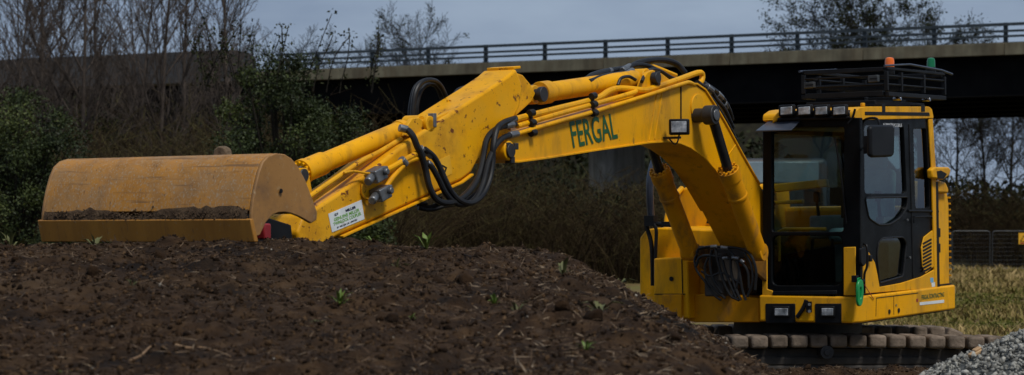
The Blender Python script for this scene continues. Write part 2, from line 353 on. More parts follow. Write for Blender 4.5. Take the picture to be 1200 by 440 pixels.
def on_mound(n, ylo=4.6, yhi=19.2):
    Y = rng.uniform(ylo, yhi, n*3); t = rng.uniform(-.27, .21, n*3); X = t*Y
    keep = (rng.uniform(0, 1, n*3) < Y/19) & (X > -5.5) & (X < 4.5); X, Y = X[keep][:n], Y[keep][:n]
    Z = mound_full(X, Y); k = Z > .05
    return np.stack([X[k], Y[k], Z[k]], 1)
pv, pf = hull_protos(np.random.default_rng(2), 8, 9, (1, .85, .7))
P = on_mound(78000); s = .0045+.016*rng.power(.3, len(P)); S = s[:, None]*rng.uniform(.7, 1.3, (len(P), 3))
P[:, 2] += s*.25
V, F, own = scatter(pv, pf, P, S, rng); tn = rng.beta(2, 2.6, len(P))
tag(np_mesh('soil_clods', V, F, M['clod'], tint=tn[own]), 'crumbly dark brown clods of earth all over the soil mound', 'soil', kind='stuff')
big = on_mound(90); s = rng.uniform(.028, .065, len(big)); big[:, 2] += s*.2
V, F, own = scatter(*hull_protos(np.random.default_rng(12), 8, 16, (1, .85, .7)), big, s[:, None]*rng.uniform(.7, 1.2, (len(big), 3)), rng); tn = rng.uniform(.2, .45, len(big))
tag(np_mesh('large_clods', V, F, M['clod'], tint=tn[own]), 'larger lumps of dark earth lying on the soil mound', 'soil', kind='stuff')
# splinters, straw and bark fibres in the soil
st_v = [np.array([(-1, -.5, -.4), (1, -.2, -.4), (1.1, .3, .2), (-1, .5, .3), (0, .9, 1.0), (.1, -.8, .6)], float)]
st_f = [np.array([(0, 1, 5), (1, 2, 4), (1, 4, 5), (2, 3, 4), (3, 0, 5), (3, 5, 4), (0, 3, 2), (0, 2, 1)])]
P = on_mound(34000); ln = rng.uniform(.008, .035, len(P))*rng.choice([1, 1, 1, 2.0], len(P)); S = np.stack([ln, rng.uniform(.0011, .0032, len(P)), rng.uniform(.0011, .003, len(P))], 1); P[:, 2] += .006
V, F, own = scatter(st_v, st_f, P, S, rng, True); tn = np.clip(rng.beta(1.6, 3.2, len(P))+.25*(P[:, 0] > -.2), 0, 1)
tag(np_mesh('wood_fibres', V, F, M['fibre'], tint=tn[own]), 'splinters and straw mixed through the soil mound', 'wood fibre', kind='stuff')
P = on_mound(260); s = rng.uniform(.006, .016, len(P)); P[:, 2] += s*.5
V, F, own = scatter(pv, pf, P, s[:, None]*rng.uniform(.6, 1.2, (len(P), 3)), rng); tn = rng.beta(1.5, 2, len(P))
tag(np_mesh('pebbles', V, F, M['pebble'], tint=tn[own]), 'small pale stones scattered in the dark soil', 'pebbles', kind='stuff')

# gravel heap
GC = (4.40, 12.6)
def heap_h(X, Y): return 1.83-.5*np.sqrt((X-GC[0])**2+(Y-GC[1])**2+.12)+fbm(X, Y, 77, [(.9, .03), (.3, .018)])
rr = np.linspace(0, 3.95, 90); aa = np.linspace(0, 2*math.pi, 181)[:-1]
A_, R_ = np.meshgrid(aa, rr); X = GC[0]+R_*np.cos(A_); Y = GC[1]+R_*np.sin(A_); Z = heap_h(X, Y)
idx = np.arange(X.size).reshape(X.shape); ir = np.roll(idx, -1, 1)
F = np.stack([idx[:-1], idx[1:], ir[1:], ir[:-1]], -1).reshape(-1, 4)
tag(np_mesh('gravel_mound', np.stack([X, Y, Z-.012], -1).reshape(-1, 3), F, M['gravelbase'], smooth=True), kind='structure')
n = 26000; a = rng.uniform(math.pi*.62, math.pi*1.6, n); r = 3.9*np.sqrt(rng.uniform(0, 1, n)); X = GC[0]+r*np.cos(a); Y = GC[1]+r*np.sin(a)
P = np.stack([X, Y, heap_h(X, Y)+rng.uniform(-.008, .016, n)], 1); s = .010+.019*rng.power(.8, n)
gv, gf = hull_protos(np.random.default_rng(4), 10, 11, (1, .8, .62))
V, F, own = scatter(gv, gf, P, s[:, None]*rng.uniform(.75, 1.3, (n, 3)), rng); tn = np.clip(rng.beta(2.2, 2.4, n), 0, 1)
tag(np_mesh('gravel', V, F, M['gravel'], tint=tn[own]), 'grey crushed limestone gravel heaped in the bottom right corner', 'gravel', kind='stuff')

# ------------------------------------------------------------------ viaduct
via = empty('viaduct', (26.5, 115, 0), (0, 0, math.atan2(-.428, .904)))
tag(via, 'long concrete road viaduct with stained fascia and metal railing crossing behind the excavator', 'bridge')
S0, S1 = -110, 70
seg = 3.88*2
fas = None
k0 = int(S0/seg)-1
mb = MB(); mb.b2((0, 0, 0), (seg-.025, .45, .66)); fm = mb.build('fascia_panel', M['concrete'], via, bevel=.02)
fm.location = (k0*seg-.17, 0, 11.44)
for k in range(k0+1, int(S1/seg)+1):
    c = fm.copy(); C.objects.link(c); c.location = (k*seg-.17, 0, 11.44+.006*(k % 2)); 
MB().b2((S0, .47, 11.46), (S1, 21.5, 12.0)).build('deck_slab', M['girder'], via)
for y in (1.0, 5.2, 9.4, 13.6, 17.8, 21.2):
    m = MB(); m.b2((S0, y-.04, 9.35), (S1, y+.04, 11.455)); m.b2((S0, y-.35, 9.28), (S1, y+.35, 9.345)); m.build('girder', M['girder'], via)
MB().b2((S0, 21.55, 11.44), (S1, 22.0, 12.1)).build('fascia_panel', M['concrete'], via)
rail = MB().b2((-45.5, .12, 12.095), (S1, .34, 12.14)).build('railing', M['rail'], via)
for z, t in ((13.1, .16), (12.74, .12), (12.46, .12)):
    MB().b2((-45.8, .16, z-t/2), (S1, .26, z+t/2)).build('rail', M['rail'], rail)
pm = MB(); pm.b2((-.11, .262, 12.1), (.11, .42, 13.2)); pm.b2((-.11, .15, 12.141), (.11, .36, 12.17)); p0 = pm.build('post', M['rail'], rail)
for k in range(-11, 18):
    c = p0.copy(); C.objects.link(c); c.location = (-.17+k*3.88, 0, 0)
bpy.data.objects.remove(p0)
sp = None
for k in range(16):
    x1 = -47.1-k*3.0; m = MB()
    if k == 0: m.prism([(x1, 11.55), (x1, 12.95), (x1-.5, 13.3), (x1-1.6, 13.52), (x1-2.97, 13.52), (x1-2.97, 11.55)], -.25, -.02)
    else: m.b2((x1-2.97, -.25+.004*(k % 2), 11.55), (x1, -.02, 13.52))
    o = m.build('parapet_panel', M['barrier'], via)
for s_ in (-25.9, -60, 16):
    pts = [(s_+.9*math.cos(t)*(1 if abs(math.cos(t)) > .0 else 1), 8+(2.2 if math.sin(t) > 0 else -2.2)+.9*math.sin(t)) for t in np.linspace(0, 2*math.pi, 33)[:-1]]
    MB().prism(pts, -.2, 9.27, 'z').build('pier', M['pier'], via)

# ------------------------------------------------------------------ vegetation
def segs(P0, P1, R0, R1, n=4):
    P0, P1 = np.asarray(P0, float), np.asarray(P1, float); R0, R1 = np.asarray(R0, float), np.asarray(R1, float)
    d = P1-P0; d /= np.linalg.norm(d, axis=1)[:, None]+1e-9
    up = np.where(np.abs(d[:, 2:]) > .9, np.array([[1., 0, 0]]), np.array([[0, 0, 1.]])); x = np.cross(up, d); x /= np.linalg.norm(x, axis=1)[:, None]; y = np.cross(d, x)
    ang = np.arange(n)*2*math.pi/n; ring = np.cos(ang)[None, :, None]*x[:, None]+np.sin(ang)[None, :, None]*y[:, None]
    V = np.concatenate([P0[:, None]+ring*R0[:, None, None], P1[:, None]+ring*R1[:, None, None]], 1)
    k = np.arange(n); f = np.stack([k, (k+1) % n, (k+1) % n+n, k+n], 1)
    F = f[None]+(np.arange(len(P0))*2*n)[:, None, None]
    return V.reshape(-1, 3), F.reshape(-1, 4)
def grow(rnd, p, d, ln, r, depth, out, cfg):
    steps = cfg['steps'][min(depth, len(cfg['steps'])-1)]; p = Vector(p); d = Vector(d).normalized(); r0 = r
    for i in range(steps):
        q = p+d*(ln/steps); r1 = max(r0*(1-(i+1)/steps*(.75 if depth < cfg['max'] else .9)), cfg['rmin'])
        out.append((p[:], q[:], r, r1, depth))
        if depth < cfg['max'] and (i+1)/steps > cfg['bare'][min(depth, len(cfg['bare'])-1)]:
            for _ in range(cfg['kids'][depth]):
                az = rnd.uniform(0, 2*math.pi); a = R(rnd.uniform(*cfg['angle'][depth]))
                x = d.orthogonal().normalized(); y = d.cross(x)
                nd = d*math.cos(a)+(x*math.cos(az)+y*math.sin(az))*math.sin(a); nd.z += cfg['lift']
                grow(rnd, q, nd, ln*rnd.uniform(*cfg['ratio'])*(1-.45*(i+1)/steps), max(r1*rnd.uniform(.45, .65), cfg['rmin']), depth+1, out, cfg)
        p = q; r = r1; j = cfg['wob'] * (1 if depth else .5)
        d = (d+Vector((rnd.uniform(-j, j), rnd.uniform(-j, j), rnd.uniform(-j, j)+cfg['lift']*.4))).normalized()
def tree_meshes(seed, h, r, cfg):
    rnd = random.Random(seed); out = []
    grow(rnd, (0, 0, -.2), (rnd.uniform(-.05, .05), rnd.uniform(-.05, .05), 1), h, r, 0, out, cfg)
    res = []
    for lo_, hi_, n in ((0, 0, 7), (1, 9, 3)):
        q = [s for s in out if lo_ <= s[4] <= hi_]
        res.append(segs([s[0] for s in q], [s[1] for s in q], [s[2] for s in q], [s[3] for s in q], n))
    return res, out
POPLAR = dict(steps=[13, 6, 4, 3], max=3, kids=[3, 2, 1], bare=[.22, .12, .1], angle=[(22, 48), (18, 42), (18, 45)], ratio=(.28, .42), lift=.10, wob=.09, rmin=.009)
SPREAD = dict(steps=[8, 6, 5, 3], max=3, kids=[3, 2, 2], bare=[.42, .15, .1], angle=[(35, 65), (25, 55), (25, 55)], ratio=(.42, .62), lift=.06, wob=.16, rmin=.014)
def bare_tree(name, seed, h, r, cfg, loc, label, group, leaves=0, barkm='bark'):
    t = empty(name, loc); res, out = tree_meshes(seed, h, r, cfg)
    np_mesh('trunk', *res[0], M[barkm], t, smooth=True); cr = np_mesh('crown', *res[1], M[barkm], t)
    if leaves:
        rg = np.random.default_rng(seed); tips = np.array([s[1] for s in out if s[4] >= cfg['max']-1]); c = tips[rg.integers(0, len(tips), leaves//14)]
        pts = np.repeat(c, 14, 0)+rg.normal(0, .22, (len(c)*14, 3))
        leaf_mesh('ivy', pts, (.12, .26), rg, M['leafdark'], cr, np.clip(rg.normal(.5, .2, len(pts)), 0, 1))
    tag(t, label, 'tree', group); return t
def leaf_mesh(name, pts, size, rg, m, parent, tint_):
    n = len(pts); q = np.array([(-.5, 0, 0), (0, -.28, .05), (.5, 0, 0), (0, .28, .05)]); S = rg.uniform(*size, (n, 1))*np.ones((1, 3))
    V, F, own = scatter([q], [np.array([[0, 1, 2, 3]])], pts, S, rg)
    return np_mesh(name, V, F, m, parent, tint=tint_[own])
def px(x, Y): return (x-600)*Y/2520
# bare trees left, standing before the viaduct
spots = [(-14, 84, 15, 'leftmost tall bare tree, cut by the left edge of the picture'), (22, 92, 14.5, 'second tall bare tree from the left edge, slim trunk'), (48, 80, 13.5, 'tall bare tree behind the dark evergreen bush at the left'),
         (78, 90, 15.5, 'fourth tall bare tree from the left, slim with steep branches'), (100, 78, 14.5, 'tall bare tree with a thick dark trunk, fifth from the left'), (128, 93, 14, 'sixth tall bare tree from the left before the grey parapet'),
         (155, 84, 13.5, 'seventh tall bare tree from the left before the grey parapet'), (192, 80, 14.5, 'eighth tall bare tree from the left, dense twigs'), (214, 92, 14, 'ninth tall bare tree from the left before the grey parapet'),
         (178, 98, 12.5, 'slim bare tree between the seventh and eighth tall trees, farther back'), (10, 99, 13, 'slim bare tree just right of the leftmost tall tree, farther back'), (64, 100, 13, 'slim bare tree farther back between the third and fourth tall trees'), (240, 96, 13, 'slim bare tree left of the sloping end of the grey parapet'), (263, 82, 13.8, 'rightmost of the tall bare trees, before the sloping parapet end')]
for i, (x, Y, h, lab) in enumerate(spots):
    bare_tree('bare_tree', 40+i, h, .085+.02*(i % 3), POPLAR, (px(x, Y), Y, 0), lab, 'tall bare trees before the viaduct', barkm='bark')
# trees beyond the viaduct
far = [(962, 150, 17.0, .2, 'left half of the ivy clad tree rising behind the viaduct railing above the cab', 6000), (1032, 152, 18.5, .24, 'tallest ivy clad tree rising behind the viaduct railing above the cab', 9000), (1082, 158, 16.6, .2, 'right end of the ivy clad trees rising behind the railing', 5000),
       (472, 165, 16.0, .2, 'small bare tree behind the railing above the bucket cylinder', 1500), (520, 170, 16.6, .18, 'low bare tree behind the railing right of its taller neighbour', 300), (348, 170, 16.3, .18, 'bare tree behind the railing at its left end', 0), (395, 172, 15.8, .18, 'thin bare tree just right of the leafy shrub top, behind the railing', 100),
       (1120, 185, 13, .22, 'bare tree under the viaduct just right of the cab', 0), (1152, 172, 12.5, .2, 'spreading bare tree seen under the viaduct right of the cab mirror', 200), (1186, 180, 13.5, .22, 'bare tree under the viaduct at the right edge', 200), (1215, 170, 13, .2, 'bare tree under the viaduct, cut by the right edge', 0)]
for i, (x, Y, h, r, lab, lv) in enumerate(far):
    bare_tree('spreading_tree', 80+i, h*.92, r, SPREAD, (px(x, Y), Y, 0), lab, 'bare trees beyond the viaduct', lv, 'barkdark')
# evergreen bushes and leafy stems
def bush(name, seed, loc, rx, ry, h, n, label, lm='leaf', lumps=150, size=(.05, .095), stems=0):
    t = empty(name, loc); rg = np.random.default_rng(seed)
    u = rg.normal(size=(lumps, 3)); u /= np.linalg.norm(u, axis=1)[:, None]; u *= rg.uniform(.55, 1.0, (lumps, 1)); u[:, 2] = np.abs(u[:, 2])
    c = u*np.array([rx, ry, h*.92]); rad = rg.uniform(.25, .6, lumps)*min(1, h/4)
    w_ = rg.integers(0, lumps, n); d = rg.normal(size=(n, 3)); d /= np.linalg.norm(d, axis=1)[:, None]
    pts = c[w_]+d*(rad[w_]*rg.uniform(.3, 1.05, n))[:, None]; pts[:, 2] = np.abs(pts[:, 2])
    lt = rg.normal(.42, .16, lumps)
    leaf_mesh('foliage', pts, size, rg, M[lm], t, np.clip(lt[w_]+rg.normal(0, .14, n), 0, 1))
    P0 = np.zeros((lumps, 3))+rg.normal(0, .15, (lumps, 3))*np.array([1, 1, 0]); mid = c*np.array([.5, .5, .55])
    V1 = segs(np.concatenate([P0, mid]), np.concatenate([mid, c]), np.full(lumps*2, .035), np.full(lumps*2, .015), 4)
    np_mesh('stems', *V1, M['barkdark'], t)
    if stems:
        a, b, q = [], [], []
        for k in range(stems):
            x0 = rg.uniform(-.8, .8)*rx; p = np.array([x0, rg.uniform(-.5, .5)*ry, h*.75]); d = np.array([rg.uniform(-.25, .25), 0, 1.0])
            for j in range(5):
                e = p+d*rg.uniform(.2, .36); a.append(p); b.append(e); p = e; d = d+rg.normal(0, .12, 3); 
                for _ in range(7): q.append(e+rg.normal(0, .09, 3))
        np_mesh('shoots', *segs(a, b, np.full(len(a), .014), np.full(len(a), .010), 4), M['barkdark'], t)['kind'] = 'stuff'
        leaf_mesh('shoot_leaves', np.array(q), (.06, .13), rg, M['leafdark'], t, rg.uniform(.2, .9, len(q)))
    tag(t, label, 'bush'); return t
bush('evergreen_bush', 1, (px(8, 52), 52, 0), 2.7, 2.2, 6.0, 60000, 'dense dark evergreen bush at the left edge behind the bucket')
bush('evergreen_bush', 2, (px(338, 50), 50, 0), 2.5, 1.9, 6.8, 72000, 'dense evergreen bush with leafy shoots standing before the viaduct railing', stems=22)
bush('evergreen_bush', 3, (px(262, 54), 54, 0), .9, 1.2, 4.6, 18000, 'lower evergreen bush tucked left of the bush with leafy shoots')
bush('ivy_bush', 6, (px(405, 56), 56, 0), 1.2, 1.2, 4.8, 18000, 'dark bush under the left end of the viaduct, right of the leafy shoots', 'leafdark')
# scrub bank before and under the viaduct
XT = [-300, 0, 120, 250, 430, 470, 600, 700, 800, 1000, 1110, 1200, 1500]; YT = [120, 122, 122, 118, 150, 196, 204, 208, 205, 212, 214, 212, 215]
tt = np.linspace(-.5, .5, 220); yy = np.linspace(0, 1, 26); T, Q = np.meshgrid(tt, yy)
Yc = np.interp(T, [-.5, .05, .17, .25, .5], [104, 106, 118, 124, 124]); Yb = Yc-10+Q*26
prof = np.interp(Q, [0, .35, .6, 1], [0, .95, 1, .9]); top = 1.7+(278-np.interp(600+T*2520, XT, YT))*Yc/2520*.88-1.2
Zb = -.05+top*prof+fbm(T*100, Yb, 50, [(9, .4), (3, .3), (1, .15)])*prof
idx = np.arange(T.size).reshape(T.shape); F = np.stack([idx[:-1, :-1], idx[:-1, 1:], idx[1:, 1:], idx[1:, :-1]], -1).reshape(-1, 4)
tag(np_mesh('embankment', np.stack([T*Yb, Yb, Zb], -1).reshape(-1, 3), F, M['bank'], smooth=True), kind='structure')
def stems_field(name, n, tlo, thi, ylo, yhi, seed, label, m, rad, hscale=1.0, leafy=0):
    rg = np.random.default_rng(seed); T = rg.uniform(tlo, thi, n); Y = rg.uniform(ylo, yhi, n); X = T*Y
    H = (1.7+(278-np.interp(600+T*2520, XT, YT))*Y/2520)*rg.uniform(.45, 1.0, n)*hscale*(1+.25*fbm(X, Y, seed, [(5, 1), (1.6, .6)]))
    H = np.clip(H, .3, 9); p = np.stack([X, Y, np.zeros(n)], 1); lean = rg.normal(0, .22, (n, 2)); A, B, Ra, Rb, tn = [], [], [], [], []; t0 = np.clip(rg.normal(.42, .24, n)+.3*fbm(X, Y, seed+9, [(6, 1)]), 0, 1)
    K = 4
    for k in range(K):
        bend = lean*(1+k*.9)+rg.normal(0, .1, (n, 2)); q = p+np.concatenate([bend*(H/K)[:, None], (H/K*(1-.10*k))[:, None]], 1)
        A.append(p); B.append(q); r_ = rad*(1-k*.2); Ra.append(np.full(n, r_)); Rb.append(np.full(n, r_*.8)); tn.append(t0)
        for b_ in range(2):
            d = rg.normal(0, .5, (n, 3)); d[:, 2] = np.abs(d[:, 2])*.9+.15; e = q+d*(H*.16)[:, None]
            A.append(q); B.append(e); Ra.append(np.full(n, rad*.5)); Rb.append(np.full(n, rad*.35)); tn.append(np.clip(t0+.15, 0, 1))
        p = q
    A, B = np.concatenate(A), np.concatenate(B); V, F = segs(A, B, np.concatenate(Ra), np.concatenate(Rb), 3); tn = np.repeat(np.concatenate(tn), 6)
    o = np_mesh(name, V, F, m, tint=tn); tag(o, label, 'scrub', kind='stuff'); return o
stems_field('bramble_scrub', 7500, -.27, -.045, 58, 92, 21, 'tangled brown leafless scrub below the bare trees and round the bushes', M['twig'], .017)
stems_field('bank_scrub', 6500, -.07, .17, 78, 104, 22, 'olive brown tangle of stems on the bank under the viaduct', M['twig'], .021)
stems_field('verge_scrub', 4200, .15, .33, 112, 122, 23, 'dark scrub behind the wire fence under the viaduct at the right', M['twig'], .017)
def leaf_field(name, n, tlo, thi, ylo, yhi, seed, label, m, size, hs):
    rg = np.random.default_rng(seed); T = rg.uniform(tlo, thi, n); Y = rg.uniform(ylo, yhi, n); X = T*Y
    top = (1.7+(278-np.interp(600+T*2520, XT, YT))*Y/2520)*hs*(1+.3*fbm(X, Y, seed, [(6, 1), (2, .6)]))
    Z = top*rg.power(1.8, n); L_ = np.clip(rg.normal(.4, .2, n)+.35*fbm(X, Z*2, seed+4, [(3, 1), (1, .7)]), 0, 1)
    o = leaf_mesh(name, np.stack([X, Y, Z], 1), size, rg, m, None, L_); tag(o, label, 'undergrowth', kind='stuff')
leaf_field('ivy_undergrowth', 42000, -.28, .20, 84, 102, 31, 'dull dark green leaves through the scrub before the viaduct', M['leafdark'], (.14, .26), .80)
leaf_field('verge_undergrowth', 12000, .15, .36, 114, 124, 32, 'dark leaves through the scrub behind the wire fence', M['leafdark'], (.16, .3), .95)
# woodland beyond
rg = np.random.default_rng(33); n = 26000; T = rg.uniform(-.35, .4, n); Y = rg.uniform(176, 196, n); X = T*Y
topw = np.interp(600+T*2520, [-300, 300, 430, 880, 960, 1100, 1600], [9.5, 9.5, 11, 10.5, 7.0, 6.2, 6.4])*(1+.18*fbm(X, Y*0, 34, [(9, 1), (3, .8)]))
leafo = leaf_mesh('woodland', np.stack([X, Y, topw*rg.power(1.3, n)], 1), (.4, .8), rg, M['leafdark'], None, np.clip(rg.normal(.4, .2, n), 0, 1))
tag(leafo, 'dark woodland edge seen beneath the viaduct far behind', 'woodland', kind='stuff')
tt = np.linspace(-.6, .6, 160); T, Q = np.meshgrid(tt, np.linspace(0, 1, 12)); Yb = 186+Q*60
Zb = -.05+np.interp(600+T*2520, [-300, 300, 430, 880, 1000, 1085, 1600], [14, 14, 14, 13.5, 12.5, 5.4, 5.4])*np.interp(Q, [0, .3, .7, 1], [0, 1, 1.03, 1])*(1+.08*fbm(T*190, Yb, 52, [(14, 1), (5, .6)]))
idx = np.arange(T.size).reshape(T.shape); F = np.stack([idx[:-1, :-1], idx[:-1, 1:], idx[1:, 1:], idx[1:, :-1]], -1).reshape(-1, 4)
tag(np_mesh('hill', np.stack([T*Yb, Yb, Zb], -1).reshape(-1, 3), F, M['bank'], smooth=True), kind='structure')
# rough grass in the field
rg = np.random.default_rng(41); n = 60000; Y = 23+85*rg.power(.8, n); T = rg.uniform(.11, .36, n); X = T*Y
patch = fbm(X, Y, 42, [(9, 1), (2.6, 1.0), (.8, .6)]); hgt = rg.uniform(.04, .15, n)*(1+.8*np.clip(patch, -.8, 1.5))*(1+.008*(Y-23)); wd = .006+.0005*Y
az = rg.uniform(0, 6.28, n); ln_ = rg.normal(0, .45, (n, 2))*hgt[:, None]; base = np.stack([X, Y, np.zeros(n)], 1)
sx = np.stack([np.cos(az)*wd, np.sin(az)*wd, np.zeros(n)], 1); mid = base+np.concatenate([ln_*.35, (hgt*.6)[:, None]], 1); tip = base+np.concatenate([ln_, hgt[:, None]], 1)
V = np.stack([base-sx, base+sx, mid+sx*.7, mid-sx*.7, tip], 1).reshape(-1, 3); b5 = (np.arange(n)*5)[:, None]
F = np.concatenate([b5+np.array([[0, 1, 2]]), b5+np.array([[0, 2, 3]]), b5+np.array([[3, 2, 4]])]); tn = np.clip(.5+.38*patch+rg.normal(0, .18, n), 0, 1)
tag(np_mesh('field_grass', V, F, M['grass'], tint=np.repeat(tn, 5)), 'rough tan and olive grass across the field behind the tracks', 'grass', kind='stuff')
# lorry parked behind the machine
lo = empty('lorry', (px(905, 50), 50, 0)); mp_ = mat('lorry_cab_paint', [(.025, .025, .027), (.04, .04, .042)], 3, .5); pw = mat('painted_sky_windscreen', [(.15, .20, .225), (.22, .28, .31)], 2, .2); pg = mat('pale_grey_panel', [(.13, .17, .19), (.2, .24, .26)], 3, .4)  # windscreen colour stands in for sky reflected in the glass
MB().b2((-1.15, -.9, .75), (1.15, .9, 3.5)).build('lorry_cab', mp_, lo, bevel=.12, seg=3)
MB().b2((-1.2, 1.0, 1.0), (1.2, 6.5, 3.3)).build('load_body', mp_, lo, bevel=.05)
MB().b2((-1.02, -.93, 2.93), (.95, -.885, 3.42)).build('windscreen', pw, lo, bevel=.04)
MB().b2((-.3, -.93, 1.72), (.6, -.885, 2.36)).build('front_panel', pg, lo, bevel=.04)
for k in range(6): MB().b2((.62, -.92, 2.44+k*.075), (1.05, -.89, 2.475+k*.075)).build('grille_slat', M['black'], lo)
MB().b2((-1.2, -1.0, .45), (1.2, -.91, .95)).build('bumper', M['black'], lo, bevel=.04)
for sx in (-.95, .95):
    for sy in (0, 3.6, 5.0): MB().cyl((sx-.14, sy, .5), (sx+.14, sy, .5), .5, n=24).build('wheel', M['rubber'], lo, bevel=.03)
    MB().b2((sx-.15, -1.02, .6), (sx+.15, -1.0, .78)).build('headlamp', M['lens'], lo)
    MB().b2((sx*1.32-.1, -.7, 2.3), (sx*1.32+.1, -.6, 2.8)).build('mirror', M['black'], lo, bevel=.03)
tag(lo, 'dark lorry with a pale windscreen parked behind, glimpsed between boom and cab', 'lorry')
# temporary wire fence
def fence_panel(xa, xb, Y, lean, label):
    t = empty('fence_panel', (px(xa, Y), Y, 0), (R(lean), 0, 0)); W = px(xb, Y)-px(xa, Y)
    fr = MB().tube(spline([(0, 0, .08), (0, 0, 1.0), (0, 0, 1.82), (.05, 0, 1.96), (.2, 0, 2.0), (W/2, 0, 2.0), (W-.2, 0, 2.0), (W-.05, 0, 1.96), (W, 0, 1.82), (W, 0, 1.0), (W, 0, .08)], 4), .03, 8)
    fr.tube([(0, 0, .14), (W, 0, .14)], .025, 6); fr.build('frame', M['galv'], t)
    ms = MB()
    for k in range(1, int(W/.12)): ms.tube([(k*.12, 0, .14), (k*.12, 0, 2.0)], .004, 4, False)
    for k in range(1, 9): ms.tube([(0, .006, .14+k*.21), (W, .006, .14+k*.21)], .004, 4, False)
    ms.build('wire_mesh', M['galv'], t)
    MB().box((W, 0, .06), (.25, .6, .14)).build('foot', M['block'], t, bevel=.02)
    tag(t, label, 'fence panel', 'temporary fence panels at the field edge')
fence_panel(1116, 1160, 108, 0, 'galvanised wire fence panel just right of the cab, left one in view')
fence_panel(1162.5, 1208, 107, 4, 'galvanised wire fence panel at the right edge with the orange sign')
fence_panel(1068, 1114, 109, 1, 'galvanised wire fence panel mostly hidden behind the cab rear')
sg = empty('warning_sign', (px(1199, 106.8), 106.7, 0)); sb = MB().box((0, 0, 1.62), (.5, .02, .56)).build('sign_board', M['warn'], sg, bevel=.004)
MB().prism([(-.19, 1.46), (.19, 1.46), (0, 1.80)], -.016, -.012).build('triangle', M['black'], sg, smooth=False)
MB().prism([(-.12, 1.49), (.12, 1.49), (0, 1.73)], -.021, -.018).build('triangle', M['warn'], sg, smooth=False)
MB().box((0, -.0125, 1.395), (.36, .003, .06)).build('strip', M['red'], sg)
tag(sg, 'small orange warning sign on the wire fence at the right edge', 'sign')

# ------------------------------------------------------------------ excavator (local frame: x forward, y left, z up)
ex = empty('excavator', (2.8, 21.0, 0)); ex.rotation_euler = (Matrix.Rotation(-2.146755, 3, 'Z') @ Matrix.Rotation(0.02618, 3, 'Y')).to_euler()
tag(ex, 'yellow tracked excavator with its arm stretched out over the soil mound', 'excavator')
EXM = (Matrix.Translation((2.8, 21.0, 0)) @ ex.rotation_euler.to_matrix().to_4x4()).inverted()
# points measured off the photograph, as metres in the machine's own frame: on the plane at left offset v, or at forward offset u
def _meas(x, y, ax, val):
    Rm = EXM.to_3x3(); o = EXM @ Vector((0, 0, 1.7)); d = Rm @ Vector(((x-600)/2520, 1, (278-y)/2520)); return o+d*((val-o[ax])/d[ax])
def TV (v, pts): return [(_meas(x, y, 1, v).x, _meas(x, y, 1, v).z) for x, y in pts]
def TU (u, pts): return [(_meas(x, y, 0, u).y, _meas(x, y, 0, u).z) for x, y in pts]
def TP (pts): return [tuple(_meas(x, y, 1, v)) for x, y, v in pts]
def TUP (u, pts): return [tuple(_meas(x, y, 0, u)) for x, y in pts]
def part(mb, name, m='paint', parent=None, bevel=.008, **k): return mb.build(name, M[m], parent or ex, bevel=bevel, **k)
def P3(p, v): return (p[0], v, p[1])
def decal(body, name, m, three, v, parent, bold=0.0):
    return link(name, text_mesh(body, P3(three[0], v), P3(three[1], v), P3(three[2], v), bold), M[m], parent, smooth=False)

